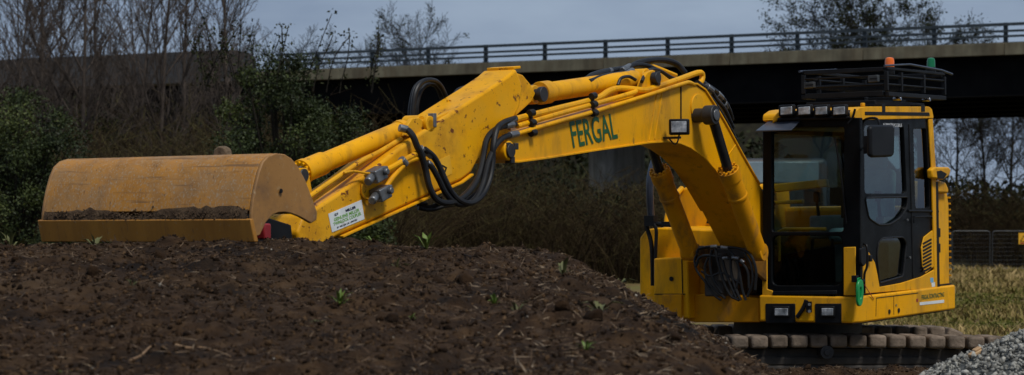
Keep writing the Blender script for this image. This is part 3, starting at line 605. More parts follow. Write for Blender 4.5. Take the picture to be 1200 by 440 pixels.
# ---- undercarriage: turned across the machine
under = MB(); under.cyl((0, 0, .70), (0, 0, .98), .62, n=40); under.box((0, 0, .55), (1.3, 1.3, .3)); part(under, 'turntable', 'trackdark')
TA = Vector((.998, .06, 0)); TG = Vector((-.06, .998, 0))          # along the track, across the track (world)
def W2L(p): return EXM @ Vector(p)
def track(cy, cx):
    ctr = Vector((cx, cy, 0)); Rt = EXM.to_3x3() @ Matrix((TA, TG, Vector((0, 0, 1)))).transposed()
    t = empty('track', W2L(ctr), Rt.to_euler(), ex)
    half, r = 1.62, .345; zt, zb = .745, .055
    fr = MB().b2((-1.35, -.14, .24), (1.35, .14, .52)); fr.prism([(-1.35, .52), (-.9, .60), (.9, .60), (1.35, .52)], -.13, .13); part(fr, 'track_frame', 'trackdark', t, .02)
    sp_ = MB().cyl((1.5, -.12, .40), (1.5, .12, .40), .30, n=28).cyl((1.5, -.2, .40), (1.5, .2, .40), .12); part(sp_, 'sprocket', 'trackdark', t)
    idl = MB().cyl((-1.5, -.12, .40), (-1.5, .12, .40), .30, n=28).cyl((-1.5, -.2, .40), (-1.5, .2, .40), .1); part(idl, 'idler', 'trackdark', t)
    cr = MB().cyl((0, -.27, .645), (0, .2, .645), .062, n=20).cyl((0, -.285, .645), (0, -.27, .645), .03, n=12); part(cr, 'carrier_roller', 'steel', t, .004)
    for k in range(7):
        x = -1.2+k*.4; part(MB().cyl((x, -.2, .16), (x, .2, .16), .09, n=18), 'roller', 'trackdark', t, .004)
    path = []
    N = 400
    def top(x): return zt-.028*((abs(x)/half)**1.5)*(1-.25*(abs(x)/half)**3)
    L1 = [(x, top(x)) for x in np.linspace(-half, half, 160)]
    rr_ = (top(half)-zb)/2; zc = (top(half)+zb)/2
    L2 = [(half+rr_*math.sin(a), zc+rr_*math.cos(a)) for a in np.linspace(0, math.pi, 60)[1:]]
    L3 = [(x, zb) for x in np.linspace(half, -half, 160)[1:]]
    L4 = [(-half-rr_*math.sin(a), zc-rr_*math.cos(a)) for a in np.linspace(0, math.pi, 60)[1:-1]]
    pl = L1+L2+L3+L4; cum = [0]
    for i in range(len(pl)): a, b = pl[i], pl[(i+1) % len(pl)]; cum.append(cum[-1]+math.hypot(b[0]-a[0], b[1]-a[1]))
    tot = cum[-1]; npad = round(tot/.181)
    # chain behind the pads
    ch = MB(); n_ = len(pl); inn = [(x*(1-.05/1.85), (z-.4)*(1-.075/.345)+.4) for x, z in pl]
    ch.prism(inn[::3], -.09, .09); part(ch, 'chain', 'trackdark', t, 0)
    pm = MB().box((0, 0, .0), (.156, .50, .116)); po = part(pm, 'track_pad', 'pad', t, .026, seg=3)
    for k in range(npad):
        s_ = (k+.5)/npad*tot; i = max(j for j in range(len(cum)-1) if cum[j] <= s_); f = (s_-cum[i])/(cum[i+1]-cum[i]+1e-9); a, b = pl[i], pl[(i+1) % n_]
        x, z = a[0]+(b[0]-a[0])*f, a[1]+(b[1]-a[1])*f; an = math.atan2(b[1]-a[1], b[0]-a[0])
        c = po if k == 0 else po.copy()
        if k: C.objects.link(c)
        c.location = (x, ((k*7919) % 13-6)*.0012, z); c.rotation_euler = (0, -an, 0)
    return t
track(19.92, 2.865); track(22.10, 2.76)

# ---- house
arc = [(1.15, -1.10), (-1.2, -1.10)]+[(-1.66*math.cos(a), 1.66*math.sin(a)) for a in np.linspace(-.70, .70, 15)]+[(-1.2, 1.12), (1.1, 1.12)]
deck = MB().prism([(1.10, -.28), (1.10, -.34), (.95, -1.08), (-1.2, -1.08)]+arc[2:-2]+[(-1.2, 1.06), (1.08, 1.06), (1.08, .22), (.9, .2), (.9, -.2)], .93, 1.12, 'z'); part(deck, 'deck', 'steel')
cw = [(-.72, -1.06), (-1.15, -1.06)]+[(-1.64*math.cos(a), 1.64*math.sin(a)) for a in np.linspace(-.70, .70, 15)]+[(-1.15, 1.04), (-.80, 1.04)]
part(MB().prism(cw, 1.125, 1.98, 'z'), 'counterweight', 'paint', bevel=.04)
# right-hand box before the boom (image left)
rb = MB().prism(rounded([(-1.192,0.903),(-1.179,1.719),(-1.107,1.801),(-0.976,1.817),(-0.36,1.792),(-0.298,1.711),(-0.308,0.922)], .02), -.5, 1.02, 'u')
part(rb, 'tank_box', 'paint', bevel=.02)
fb = MB().prism([(-0.901,0.972),(-0.893,1.531),(-0.59,1.541),(-0.526,1.509),(-0.516,0.964)], 1.024, 1.26, 'u'); part(fb, 'step_box', 'paint', bevel=.015)
fs = MB().prism([(-0.792,0.957),(-0.789,1.191),(-0.578,1.195),(-0.581,0.961)], 1.262, 1.30, 'u'); part(fs, 'step', 'lower', bevel=.008)
hoodo = [(-1.278,1.723),(-1.245,2.03),(-1.175,2.182),(-1.088,2.215),(-0.501,2.224),(-0.47,1.723)]; hoodv = max(p[0] for p in hoodo[4:]); hood = MB().prism(hoodo, -.9, .2, 'u'); part(hood, 'hood', 'paint', bevel=.03)
for k in range(5): part(MB().box((-.30, hoodv+.004, 1.98+k*.045), (.36, .012, .018)), 'grille_slot', 'black', bevel=.002)
part(MB().prism([(-0.88,1.841),(-0.763,2.093),(-0.5,2.107),(-0.503,1.84)], .204, .22, 'u'), 'hood_vent', 'black', bevel=.004)
part(MB().tube(spline([[(0.5,-1.18,1.764)][0], [(0.45,-1.176,1.948)][0], [(0.35,-1.161,2.099)][0], [(0.2,-1.155,2.19)][0]], 5), .028, 10), 'hood_rail', 'paint', bevel=0)
lo_ = MB().prism([(-0.649,0.922),(-0.645,1.181),(-0.237,1.203),(0.161,1.161),(0.158,0.94)], .95, 1.15, 'u'); part(lo_, 'front_valance', 'lower', bevel=.012)
mid = MB().prism([(-0.725,1.168),(-0.719,1.61),(-0.315,1.659),(0.008,1.66),(0.002,1.178)], .5, .9, 'u'); part(mid, 'boom_bracket', 'muddy', bevel=.015)
for a in ([(799, 304), (800, 344)], [(767, 345), (803, 345)]): q = TUP(1.264, a); part(MB().tube(q, .005, 5), 'panel_gap', 'black', bevel=0)
q = [(1.262,-0.701,1.339)][0]; part(MB().cyl(q, (q[0]+.008, q[1], q[2]), .022, n=14), 'panel_latch', 'black', bevel=0)
mh = MB()
mh.tube(spline([(1.046,-0.95,2.61),(1.063,-0.97,2.496),(1.115,-1.0,2.301),(1.092,-1.02,2.105),(1.037,-1.04,1.908)], 5), .036, 10)
part(mh, 'mirror_stay', 'bluerail', bevel=0)
hr = MB(); 
hr.tube(spline([(1.12,-1.05,1.861),(1.12,-1.032,1.795),(1.12,-0.997,1.681),(1.12,-0.985,1.51),(1.12,-0.984,1.264)], 5), .022, 8)
hr.tube(spline([(1.14,-0.964,1.861),(1.14,-0.928,1.796),(1.14,-0.935,1.633),(1.14,-0.942,1.47),(1.14,-0.945,1.266)], 5), .018, 8)
hr.tube([(1.12,-1.05,1.861),(1.12,-0.772,1.844)], .022, 8); hr.box([(1.12,-0.994,1.885)][0], (.09, .10, .10)); hr.box([(1.1,-0.81,1.851)][0], (.08, .12, .05))
part(hr, 'handrail', 'black', bevel=0)

# ---- boom
bo = [(5.367,2.606),(4.877,2.693),(4.093,2.83),(3.246,2.979),(2.579,3.102),(2.391,3.108),(2.233,3.061),(2.058,2.938),(1.849,2.775),(1.519,2.494),(1.18,2.22)]
bo += [(.62, 1.73), (.36, 1.55), (.22, 1.42), (.2, 1.28), (.3, 1.18), (.46, 1.2), (.72, 1.34)]
lowb = [(1.23,1.638),(1.601,1.983),(1.864,2.201),(2.089,2.362),(2.312,2.47),(2.531,2.543),(2.716,2.579),(2.899,2.591),(3.256,2.577),(4.101,2.509),(4.883,2.44),(5.301,2.409),(5.443,2.412)]
bo += lowb+[(5.537,2.437),(5.577,2.488),(5.534,2.553)]
boom = part(MB().prism(bo, -.19, .19), 'boom', 'paint', bevel=.006)
part(MB().strip([(p[0], p[1]-.004) for p in lowb[1:]], .016, -.205, .205), 'bottom_flange', 'paint', boom, .003)
upb = bo[:11]; part(MB().strip([(p[0], p[1]+.004) for p in upb[1:]], .016, -.205, .205), 'top_flange', 'paint', boom, .003)
# boss and pins
pc = [(2.38,2.892)][0]
part(MB().cyl(P3(pc, .188), P3(pc, .204), .125, n=36), 'boss_ring', 'paint', boom, .004)
pc = [(2.434,2.826)][0]
part(MB().cyl(P3(pc, -.40), P3(pc, .40), .062, n=24).cyl(P3(pc, .30), P3(pc, .40), .085, n=24).cyl(P3(pc, -.40), P3(pc, -.30), .085, n=24), 'boom_cylinder_pin', 'steel', boom, .006)
part(MB().cyl(P3(pc, .4), P3(pc, .412), .05, n=20), 'pin_cap', 'fit', boom, .003)
pt = [(5.493,2.495)][0]
part(MB().cyl(P3(pt, -.25), P3(pt, .25), .075, n=24), 'arm_pin_collar', 'paint', boom, .008)
pb = MB(); pb.cyl(P3(pt, .25), P3(pt, .268), .055, n=20)
for k in range(3): a = k*2.1+.5; pb.box((pt[0]-.06*math.cos(a)-.03, .232, pt[1]+.07*math.sin(a)), (.05, .06, .05))
part(pb, 'pin_retainer', 'steel', boom, .004)
# weld seam lines and slot on the boom side
wl = [(3.008,3.022),(3.152,2.614),(3.097,3.019),(3.248,2.605)]
part(MB().tube([P3(wl[0], .191), P3(wl[1], .191)], .006, 6).tube([P3(wl[2], .191), P3(wl[3], .191)], .006, 6), 'weld_seam', 'paint', boom, 0)
wl = [(2.68,3.076),(2.688,2.789)]; part(MB().tube([P3(wl[0], .194), P3(wl[1], .194)], .008, 6), 'cable', 'rubber', boom, 0)
wl = [(1.653,2.578),(1.891,2.43)]; part(MB().tube([P3(wl[0], .191), P3(wl[1], .191)], .006, 6), 'weld_seam', 'paint', boom, 0)
decal('FERGAL', 'lettering', 'greentext', [(4.48,2.523),(3.77,2.61),(4.539,2.735)], .1945, boom, .012)
# arm cylinder on the boom
rear = [(3.067,3.133)][0]; frnt = [(4.832,2.943)][0]
dv = (Vector(frnt)-Vector(rear)); LN = dv.length
ac = MB(); ac.lathe(P3(rear, 0), P3(frnt, 0), [(.07, .06), (.09, .078), (.15, .082), (.17, .078), (LN-.30, .078), (LN-.30, .092), (LN-.17, .092), (LN-.17, .05), (LN-.1, .05)])
cyl_a = part(ac, 'arm_cylinder', 'paint', boom, .004)
part(MB().cyl(P3(rear, -.10), P3(rear, .10), .085, n=28), 'cylinder_eye', 'paint', cyl_a, .006) if False else None
part(MB().cyl(P3(rear, -.08), P3(rear, .08), .085, n=28), 'cylinder_eye', 'paint', boom, .006)
part(MB().cyl(P3(rear, .135), P3(rear, .19), .05, n=20).box((rear[0]-.02, .17, rear[1]+.0), (.05, .03, .12)), 'cylinder_pin', 'steel', boom, .004)
part(MB().cyl(P3(frnt, -.07), P3(frnt, .07), .075, n=24), 'rod_eye', 'paint', boom, .006)
lug = [(3.378,2.91),(3.243,3.101),(3.154,3.177),(3.05,3.203),(2.903,3.179),(2.723,3.119),(2.291,3.059),(2.294,2.938)]
part(MB().prism(lug, .09, .13).prism(lug, -.13, -.09), 'cylinder_lug', 'paint', boom, .006)
# steel pipes along the boom
p1 = [(5.285,0.17,2.738),(4.715,0.17,2.827),(4.097,0.17,2.924),(3.874,0.16,2.99),(3.704,0.15,3.023),(3.492,0.15,3.027),(3.246,0.15,3.023),(3.099,0.15,3.046),(2.643,0.15,3.134),(2.281,0.15,3.207),(2.202,0.15,3.191),(2.219,0.15,3.138),(2.284,0.15,3.106)]
p2 = [(5.293,0.19,2.685),(4.748,0.19,2.782),(4.132,0.19,2.884),(3.534,0.19,2.988),(3.427,0.17,3.01)]
p3 = [(5.37,0.215,2.619),(4.79,0.215,2.72),(4.176,0.215,2.821),(3.29,0.215,2.98),(2.687,0.215,3.094),(2.535,0.2,3.11),(2.404,0.18,3.093)]
p4 = [(2.966,-0.1,3.107),(2.814,-0.05,3.148),(2.535,0.05,3.228),(2.378,0.1,3.202),(2.284,0.1,3.16)]
for q, r_ in ((p1, .026), (p2, .021), (p3, .018)): part(MB().tube(spline(q, 5), r_, 10), 'hydraulic_pipe', 'paint', boom, 0)
p5 = [(2.681,-0.14,3.279),(2.494,-0.1,3.236),(2.322,-0.05,3.188)]; part(MB().tube(spline(p5, 4), .022, 8), 'hydraulic_pipe', 'paint', boom, 0)
p6 = [(5.177,0.1,2.723),(4.603,0.1,2.815),(3.939,0.1,2.92),(3.633,0.1,2.985)]; part(MB().tube(spline(p6, 4), .02, 8), 'hydraulic_pipe', 'paint', boom, 0)
for a in ([(5.113,0.2,2.787),(5.116,0.215,2.635)], [(4.181,0.2,2.945),(4.206,0.225,2.806)]):
    cm = MB().tube(a, .014, 8)
    for t_ in (0, .5, 1): cm.cyl(Vector(a[0]).lerp(Vector(a[1]), t_)+Vector((.03, .005, -.004)), Vector(a[0]).lerp(Vector(a[1]), t_)+Vector((-.03, .005, .006)), .029, n=10)
    part(cm, 'pipe_clamp', 'rubber', boom, .003)
# hoses over the boom top and at the bend
for q, r_ in (([(684, 97, 0), (694, 89, -.05), (712, 84, -.1), (735, 80, -.12), (752, 73, -.12), (775, 70.5, -.12), (792, 75, -.1), (803, 86, -.05)], .028),
              ([(690, 96, .05), (710, 89, 0), (728, 86, -.05), (742, 77, -.08), (760, 78, -.05), (782, 90, 0), (800, 97, .04)], .022),
              ([(752, 96, .15), (758, 84, .05), (770, 82, 0), (788, 92, .05)], .016), ([(724, 100, .12), (728, 92, .12), (737, 90, .1), (745, 94, .12)], .014)):
    part(MB().tube(spline(TP(q), 6), r_, 10), 'hose', 'rubber', boom, 0)
for a in ([(729, 83, -.06), (738, 78, -.09)], [(733, 88, 0), (741, 83, -.03)], [(706, 87, -.1), (716, 83, -.1)]): q = TP(a); part(MB().cyl(q[0], q[1], .028, n=10), 'hose_fitting', 'fit', boom, .003)
p7 = [(2.988,0.08,3.092),(2.842,0.05,3.157),(2.74,0.06,3.138)]; part(MB().tube(spline(p7, 4), .013, 8), 'hydraulic_pipe', 'fit', boom, 0)
for q, r_ in (([(817, 97, .16), (826, 103, .14), (832, 106, .13), (838, 116, .1), (848, 128, .05), (858, 150, 0)], .026), ([(812, 99, .17), (824, 107, .17), (834, 117, .16), (844, 132, .14), (853, 147, .1), (862, 164, .02)], .022), ([(821, 96, .1), (834, 105, .08), (843, 112, .05), (852, 126, 0), (857, 140, -.05)], .03)):
    part(MB().tube(spline(TP(q), 6), r_, 10), 'hose', 'rubber', boom, 0)
for a in ([(828, 102, .15), (834, 107, .14)], [(840, 110, .07), (845, 115, .04)], [(848, 121, .03), (850, 126, 0)]): q = TP(a); part(MB().cyl(q[0], q[1], .033, n=10), 'hose_fitting', 'fit', boom, .003)
# work lamp on the boom
lp = [(2.988,0.34,2.713)][0]
lr = Euler((0, 0, R(24))).to_matrix()
part(MB().box(lp, (.10, .17, .135), lr), 'work_lamp', 'black', boom, .012)
lens_c = Vector(lp)+lr @ Vector((.052, 0, .0)); part(MB().box(lens_c, (.012, .13, .095), lr), 'lamp_lens', 'lens', boom, .004)
lb = MB().box((lp[0]-.0, .27, lp[2]-.09), (.03, .16, .02)); lb.tube(spline([(lp[0], .34, lp[2]-.06), (lp[0]+.02, .33, lp[2]-.13), (lp[0]-.03, .27, lp[2]-.14), (lp[0]-.05, .20, lp[2]-.08)], 5), .008, 6)
part(lb, 'lamp_bracket', 'steel', boom, .003)

# ---- boom cylinders
for sg_, pts in ((1, [(2.405,2.827),(2.103,2.344),(1.542,1.602)]), (-1, None)):
    if pts is None: pts = L_pts
    L_pts = pts; v = .345*sg_
    t_ = MB().cyl(P3(pts[0], v), P3(pts[1], v), .045, n=20); part(t_, 'cylinder_rod', 'rod', bevel=0)
    a = Vector(pts[1]); b = Vector(pts[2]); ln = (b-a).length
    br = MB().lathe(P3(a, v), P3(b, v), [(-.01, .06), (-.01, .098), (.10, .098), (.10, .088), (.27, .088), (.275, .094), (.30, .094), (.305, .084), (ln, .084)])
    bo_ = part(br, 'cylinder_barrel', 'lower', bevel=.004)
    d2 = (b-a).normalized(); nn = Vector((-d2.y, d2.x)); bt = MB()
    for k in range(12):
        an = k*math.pi/6; c = Vector((a.x, v, a.y))+Vector((nn.x, 0, nn.y))*.08*math.cos(an)+Vector((0, 1, 0))*.08*math.sin(an)
        bt.cyl(c-Vector((d2.x, 0, d2.y))*.035, c, .012, n=6)
    part(bt, 'gland_bolts', 'lower', bo_, 0)
    s0 = Vector((a.x, v, a.y))+Vector((nn.x, 0, nn.y))*(-.10)+Vector((d2.x, 0, d2.y))*.15
    part(MB().tube([s0+Vector((nn.x, 0, nn.y))*.03, s0, s0+Vector((d2.x, 0, d2.y))*(ln-.3), s0+Vector((d2.x, 0, d2.y))*(ln-.2)+Vector((nn.x, 0, nn.y))*.04], .016, 8), 'feed_pipe', 'lower', bo_, 0)
    part(MB().box((a.x, v, a.y)+Vector((d2.x, 0, d2.y))*.06+Vector((nn.x, 0, nn.y))*(-.10) if False else Vector((a.x, v, a.y))+Vector((d2.x, 0, d2.y))*.15-Vector((nn.x, 0, nn.y))*.1, (.07, .06, .05)), 'port_block', 'lower', bo_, .006)
    part(MB().cyl(P3(b, v-.07), P3(b, v+.07), .08, n=24), 'cylinder_foot', 'lower', bevel=.006)
ft = L_pts[2]; brk = [(.88, 1.18), (ft[0]-.02, ft[1]-.14), (ft[0]+.06, ft[1]), (ft[0], ft[1]+.06), (.88, ft[1])]
part(MB().prism(brk, .225, .265).prism(brk, -.265, -.225), 'cylinder_bracket', 'muddy', bevel=.008)
# hoses round the boom foot
hs = [([(817, 297, -.1), (819, 292, 0), (832, 289.5, .1), (850, 290, .2), (868, 292, .3), (880, 300, .42), (886, 318, .45), (885, 340, .42)], .02),
      ([(816, 312, -.1), (820, 302, -.05), (833, 300, .0), (850, 303, .1), (866, 306, .25), (876, 318, .35), (878, 338, .35)], .02),
      ([(817, 298, -.1), (814, 306, -.1), (817, 318, -.05), (826, 330, 0), (836, 345, .05), (845, 352, .1)], .018),
      ([(838, 291, .1), (842, 310, .12), (848, 330, .15), (856, 346, .2), (866, 352, .25)], .022), ([(846, 303, .15), (850, 318, .2), (856, 334, .25), (863, 349, .3)], .022),
      ([(856, 303, .25), (857, 320, .3), (862, 338, .32), (868, 352, .34)], .022), ([(864, 304, .3), (867, 322, .36), (870, 340, .38), (874, 352, .4)], .02),
      ([(830, 302, 0), (826, 314, .02), (829, 330, .05), (838, 340, .1), (850, 350, .15)], .018), ([(872, 296, .4), (880, 310, .44), (882, 330, .46), (876, 348, .42)], .018),
      ([(822, 318, -.08), (832, 324, 0), (846, 320, .1), (858, 326, .2), (870, 334, .3)], .016), ([(834, 293, .1), (832, 310, .15), (836, 328, .2), (846, 344, .22)], .02), ([(850, 291, .2), (860, 300, .28), (866, 316, .33), (864, 334, .34), (858, 350, .3)], .02)]
hb = empty('hose_bundle', parent=ex)
for q, r_ in hs: part(MB().tube(spline([(p[0]+.30, p[1], p[2]) for p in TP([(x_, y_, v_) for x_, y_, v_ in q])] if False else [Vector(p) for p in TUP(1.66, [(x_, y_) for x_, y_, v_ in q])], 6), r_*.66, 8), 'hose', 'rubber', hb, 0)
for a in ([(833, 289.5), (840, 289)], [(845, 290), (853, 291)], [(847, 303), (853, 302.5)], [(858, 302), (866, 303)], [(868, 305), (872, 308)]): q = TUP(1.675, a); part(MB().cyl(q[0], q[1], .017, n=10), 'hose_fitting', 'fit', hb, .003)
vb = [(1.25,-0.209,1.383)][0]; part(MB().box(vb, (.2, .2, .40)).box((vb[0]+.08, vb[1]+.14, vb[2]+.05), (.16, .14, .22)).box((vb[0]-.05, vb[1]+.05, vb[2]+.2), (.1, .5, .1)), 'valve_block', 'trackdark', hb, .015)

# ---- arm
ar = [(5.232,3.128),(5.139,2.998),(5.192,2.826),(5.303,2.719),(5.308,2.504),(5.429,2.419),(5.616,2.431),(5.778,2.418),(5.859,2.335),(5.995,2.279),(7.213,1.972),(7.456,1.913),(7.903,1.806)]
ar = ar[:-1]+[(7.80, 1.80), (7.90, 1.84), (7.93, 1.94), (7.86, 2.05)]
ar += [(7.741,2.092),(7.438,2.209),(7.175,2.319),(6.8,2.493),(6.389,2.665),(6.007,2.812),(5.591,2.97),(5.329,3.076)]
arm = part(MB().prism(ar, -.15, .15), 'arm', 'worn', bevel=.02, seg=3)
gus = [(5.215,3.108),(5.071,3.087),(4.95,3.012),(4.889,2.948),(4.953,2.88),(5.225,2.742)]
part(MB().prism(gus, .075, .105).prism(gus, -.105, -.075), 'rear_bracket', 'worn', arm, .008)
part(MB().cyl(P3(frnt, -.13), P3(frnt, .13), .045, n=20).cyl(P3(frnt, .107), P3(frnt, .15), .06, n=20), 'rod_pin', 'steel', arm, .004)
cap = [(5.22,3.139),(5.214,3.113),(5.257,3.098),(5.576,3.079),(5.564,3.118)]; c0 = [(5.158,3.128)][0]
part(MB().box((c0[0]+.02, 0, c0[1]+.01), (.10, .25, .022), (0, R(6), 0)), 'end_cap', 'worn', arm, .005)
le = [(5.859,2.326),(5.996,2.269),(7.214,1.966),(7.456,1.905)]; part(MB().strip(le, -.016, -.165, .165), 'bottom_flange', 'worn', arm, .003)
# bucket cylinder
r0 = [(6.38,2.682)][0]; r1 = [(7.71,2.334)][0]; dv = Vector(r1)-Vector(r0); LN = dv.length
bc = MB().lathe(P3(r0, 0), P3(r1, 0), [(.09, .05), (.15, .075), (.20, .076), (.20, .068), (LN-.27, .068), (LN-.26, .08), (LN-.07, .08), (LN-.06, .086), (LN-.02, .086), (LN-.02, .04)])
bcyl = part(bc, 'bucket_cylinder', 'paint', bevel=.003)
part(MB().lathe(P3(r0, 0), P3(r1, 0), [(LN-.03, .042), (LN+.16, .042)]), 'cylinder_rod', 'lens', bcyl, 0)
d2 = dv.normalized(); nn = Vector((-d2.y, d2.x)); bt = MB()
for k in range(12):
    an = k*math.pi/6; c = Vector((r1[0], 0, r1[1]))-Vector((d2.x, 0, d2.y))*.02+Vector((nn.x, 0, nn.y))*.066*math.cos(an)+Vector((0, .066, 0))*math.sin(an); bt.cyl(c, c+Vector((d2.x, 0, d2.y))*.018, .011, n=6)
part(bt, 'gland_bolts', 'paint', bcyl, 0)
part(MB().cyl(P3(r0, -.07), P3(r0, .07), .068, n=24), 'cylinder_eye', 'paint', bcyl, .006)
for s_ in (.10, -.10):
    lg = TV(s_, [(500, 160), (472, 160), (476, 146), (481, 139), (489, 138), (494, 142), (510, 137), (530, 128), (530, 150)])
    part(MB().prism(lg, s_-.018, s_+.018), 'cylinder_lug', 'worn', arm, .006)
part(MB().cyl(P3(r0, -.15), P3(r0, .15), .038, n=18).cyl(P3(r0, .12), P3(r0, .15), .06, n=18), 'cylinder_pin', 'paint', arm, .004)
part(MB().box((r0[0]-.05, .13, r0[1]+.03), (.04, .05, .10)), 'pin_keeper', 'fit', arm, .004)
# coupler, link and tipping lever
hl = None; _hl = MB().prism([(7.68, 2.10), (7.74, 2.36), (7.82, 2.36), (7.80, 2.10)], .16, .19).prism([(7.68, 2.10), (7.74, 2.36), (7.82, 2.36), (7.80, 2.10)], -.19, -.16)
re_ = [(7.766,2.317)][0]
part(MB().prism([(7.62, 1.98), (re_[0]-.05, re_[1]+.05), (re_[0]+.05, re_[1]+.05), (7.78, 1.98)], .06, .08).prism([(7.62, 1.98), (re_[0]-.05, re_[1]+.05), (re_[0]+.05, re_[1]+.05), (7.78, 1.98)], -.08, -.06), 'tipping_link', 'worn', arm, .006)
part(MB().cyl((re_[0], -.09, re_[1]), (re_[0], .09, re_[1]), .045), 'link_pin', 'steel', arm, .004)
part(MB().prism([(re_[0]-.04, re_[1]-.05), (re_[0]-.02, re_[1]+.06), (re_[0]+.06, re_[1]+.05), (8.62, 2.08), (8.55, 1.98)], -.05, .05), 'bucket_link', 'steel', arm, .01)
cp = part(MB().prism([(7.96, 1.86), (7.98, 1.99), (8.3, 2.06), (8.66, 2.14), (8.72, 2.0), (8.6, 1.86), (8.3, 1.80)], -.14, -.10).prism([(7.96, 1.86), (7.98, 1.99), (8.3, 2.06), (8.66, 2.14), (8.72, 2.0), (8.6, 1.86), (8.3, 1.80)], .10, .14).b2((8.2, -.098, 1.82), (8.6, .098, 1.98)), 'quick_coupler', 'black', bevel=.008)
q = [(8.684,1.981)][0]; part(MB().box((q[0]-.06, .42, q[1]-.02), (.07, .10, .10)), 'coupler_guard', 'red', cp, .01)
# sticker with lettering
sk = [(7.561,1.93),(7.195,2.013),(7.226,2.146),(7.6,2.055)]
part(MB().prism(sk, .1512, .1532), 'sticker', 'sticker', arm, 0)
A_, B_, D_ = Vector(sk[0]), Vector(sk[1]), Vector(sk[3])
def on(a, b): return tuple(A_+(B_-A_)*a+(D_-A_)*b)
def stick(body, m, a0, a1, b0, b1, bold=.01): decal(body, 'lettering', m, [on(a0, b0), on(a1, b0), on(a0, b1)], .1548, arm, bold)
stick('GENUINE MILLER', 'limetext', .12, .90, .50, .68, .02); stick('TWINLOCK COUPLER', 'limetext', .08, .93, .28, .46, .02); stick('BY MILLER UK LIMITED', 'darktext', .16, .78, .09, .18, .03); stick('GLW', 'darktext', .16, .28, .76, .90, .03); stick('MILLER', 'darktext', .50, .82, .74, .88, .05)
# warning plate
wp = [(6.315,2.274),(6.118,2.326),(6.147,2.463),(6.344,2.41)]; part(MB().prism(wp, .1512, .1532), 'warning_plate', 'warn', arm, 0)
dm = [(6.251,2.391),(6.186,2.37),(6.215,2.323),(6.279,2.345)]; dmi = [(6.241,2.376),(6.208,2.364),(6.227,2.339),(6.257,2.35)]
link('warning_symbol', holed(dm, [dmi], .1537, .1547), M['black'], arm, smooth=False)
# valves, pipes and hoses on the arm
for (x_, y_) in ((441, 205), (446, 227)):
    c = TP([(x_, y_, .20)])[0]
    vv = MB().box(c, (.13, .10, .09), (0, R(18), 0)); vv.cyl((c[0]+.05, .2, c[2]-.01), (c[0]+.14, .23, c[2]-.05), .03, n=12); vv.cyl((c[0]-.03, .25, c[2]+.02), (c[0]-.03, .28, c[2]+.02), .025, n=10); vv.box((c[0]-.07, .2, c[2]+.03), (.04, .08, .06))
    part(vv, 'shutoff_valve', 'fit', arm, .008)
for q, r_ in (([(448, 202, .2), (460, 196, .2), (472, 189, .2), (483, 183, .2), (493, 177.5, .2), (497, 174, .2)], .021), ([(452, 220, .2), (462, 206, .2), (474, 193, .2), (482, 188, .2), (492, 186, .2), (499, 191, .2)], .019), ([(355, 236, .13), (385, 215, .13), (410, 198, .13), (425, 188, .1), (445, 178, .08), (470, 163, .08)], .018), ([(362, 238, .10), (390, 218, .10), (430, 190, .07), (460, 171, .06)], .014), ([(437, 204, .2), (428, 203, .19), (414, 201, .17), (403, 203, .16)], .009), ([(424, 216, .16), (425, 228, .165), (432, 234, .18), (440, 231, .2)], .009)):
    part(MB().tube(spline(TP(q), 5), r_, 10), 'hydraulic_pipe', 'worn', arm, 0)
pcl = MB()
for a in ([(470, 187, .2), (475, 193, .2)], [(492, 174, .2), (498, 181, .2)]): q = TP(a); pcl.cyl(q[0], q[1], .03, n=10)
part(pcl, 'pipe_clamp', 'fit', arm, .003)
for q, r_ in (([(470, 151, .12), (478, 153, .16), (484, 160, .2), (489, 172, .22), (494, 182, .23), (499, 200, .24), (503, 218, .26), (510, 232, .28), (520, 238, .3), (534, 236, .3), (548, 226, .28), (560, 208, .25), (566, 185, .23), (570, 165, .22), (578, 154, .22), (590, 148, .2), (604, 146, .19)], .028),
              ([(497, 175, .22), (508, 184, .24), (516, 198, .26), (522, 212, .28), (530, 227, .3), (540, 236, .32), (552, 238, .32), (564, 230, .3), (573, 212, .28), (577, 190, .27), (578, 172, .27), (582, 152, .25), (590, 144, .22), (604, 139, .18)], .028),
              ([(499, 191, .22), (506, 196, .24), (514, 210, .26), (522, 226, .28), (532, 237, .3), (545, 240, .31), (558, 232, .3), (566, 214, .28), (572, 190, .27), (580, 172, .26), (588, 163, .25), (597, 159, .23), (606, 157, .215)], .026),
              ([(500, 240, -.1), (492, 238, -.12), (484, 230, -.12)], .02), ([(490, 244, 0), (505, 246, .05), (520, 242, .1), (545, 236, .15), (562, 222, .18), (570, 200, .2)], .02), ([(488, 240, -.05), (500, 243, .0), (512, 240, .05), (516, 232, .1)], .018)):
    part(MB().tube(spline(TP(q), 6), r_*.84, 10), 'hose', 'rubber', arm, 0)
for a in ([(468, 150, .12), (477, 152, .15)], [(592, 147.5, .2), (601, 146, .2)], [(593, 143.5, .2), (603, 140, .18)], [(597, 159, .23), (606, 157, .215)], [(500, 178, .22), (506, 183, .23)], [(500, 191, .22), (505, 195, .23)]): q = TP(a); part(MB().cyl(q[0], q[1], .028, n=10), 'hose_fitting', 'fit', arm, .003)
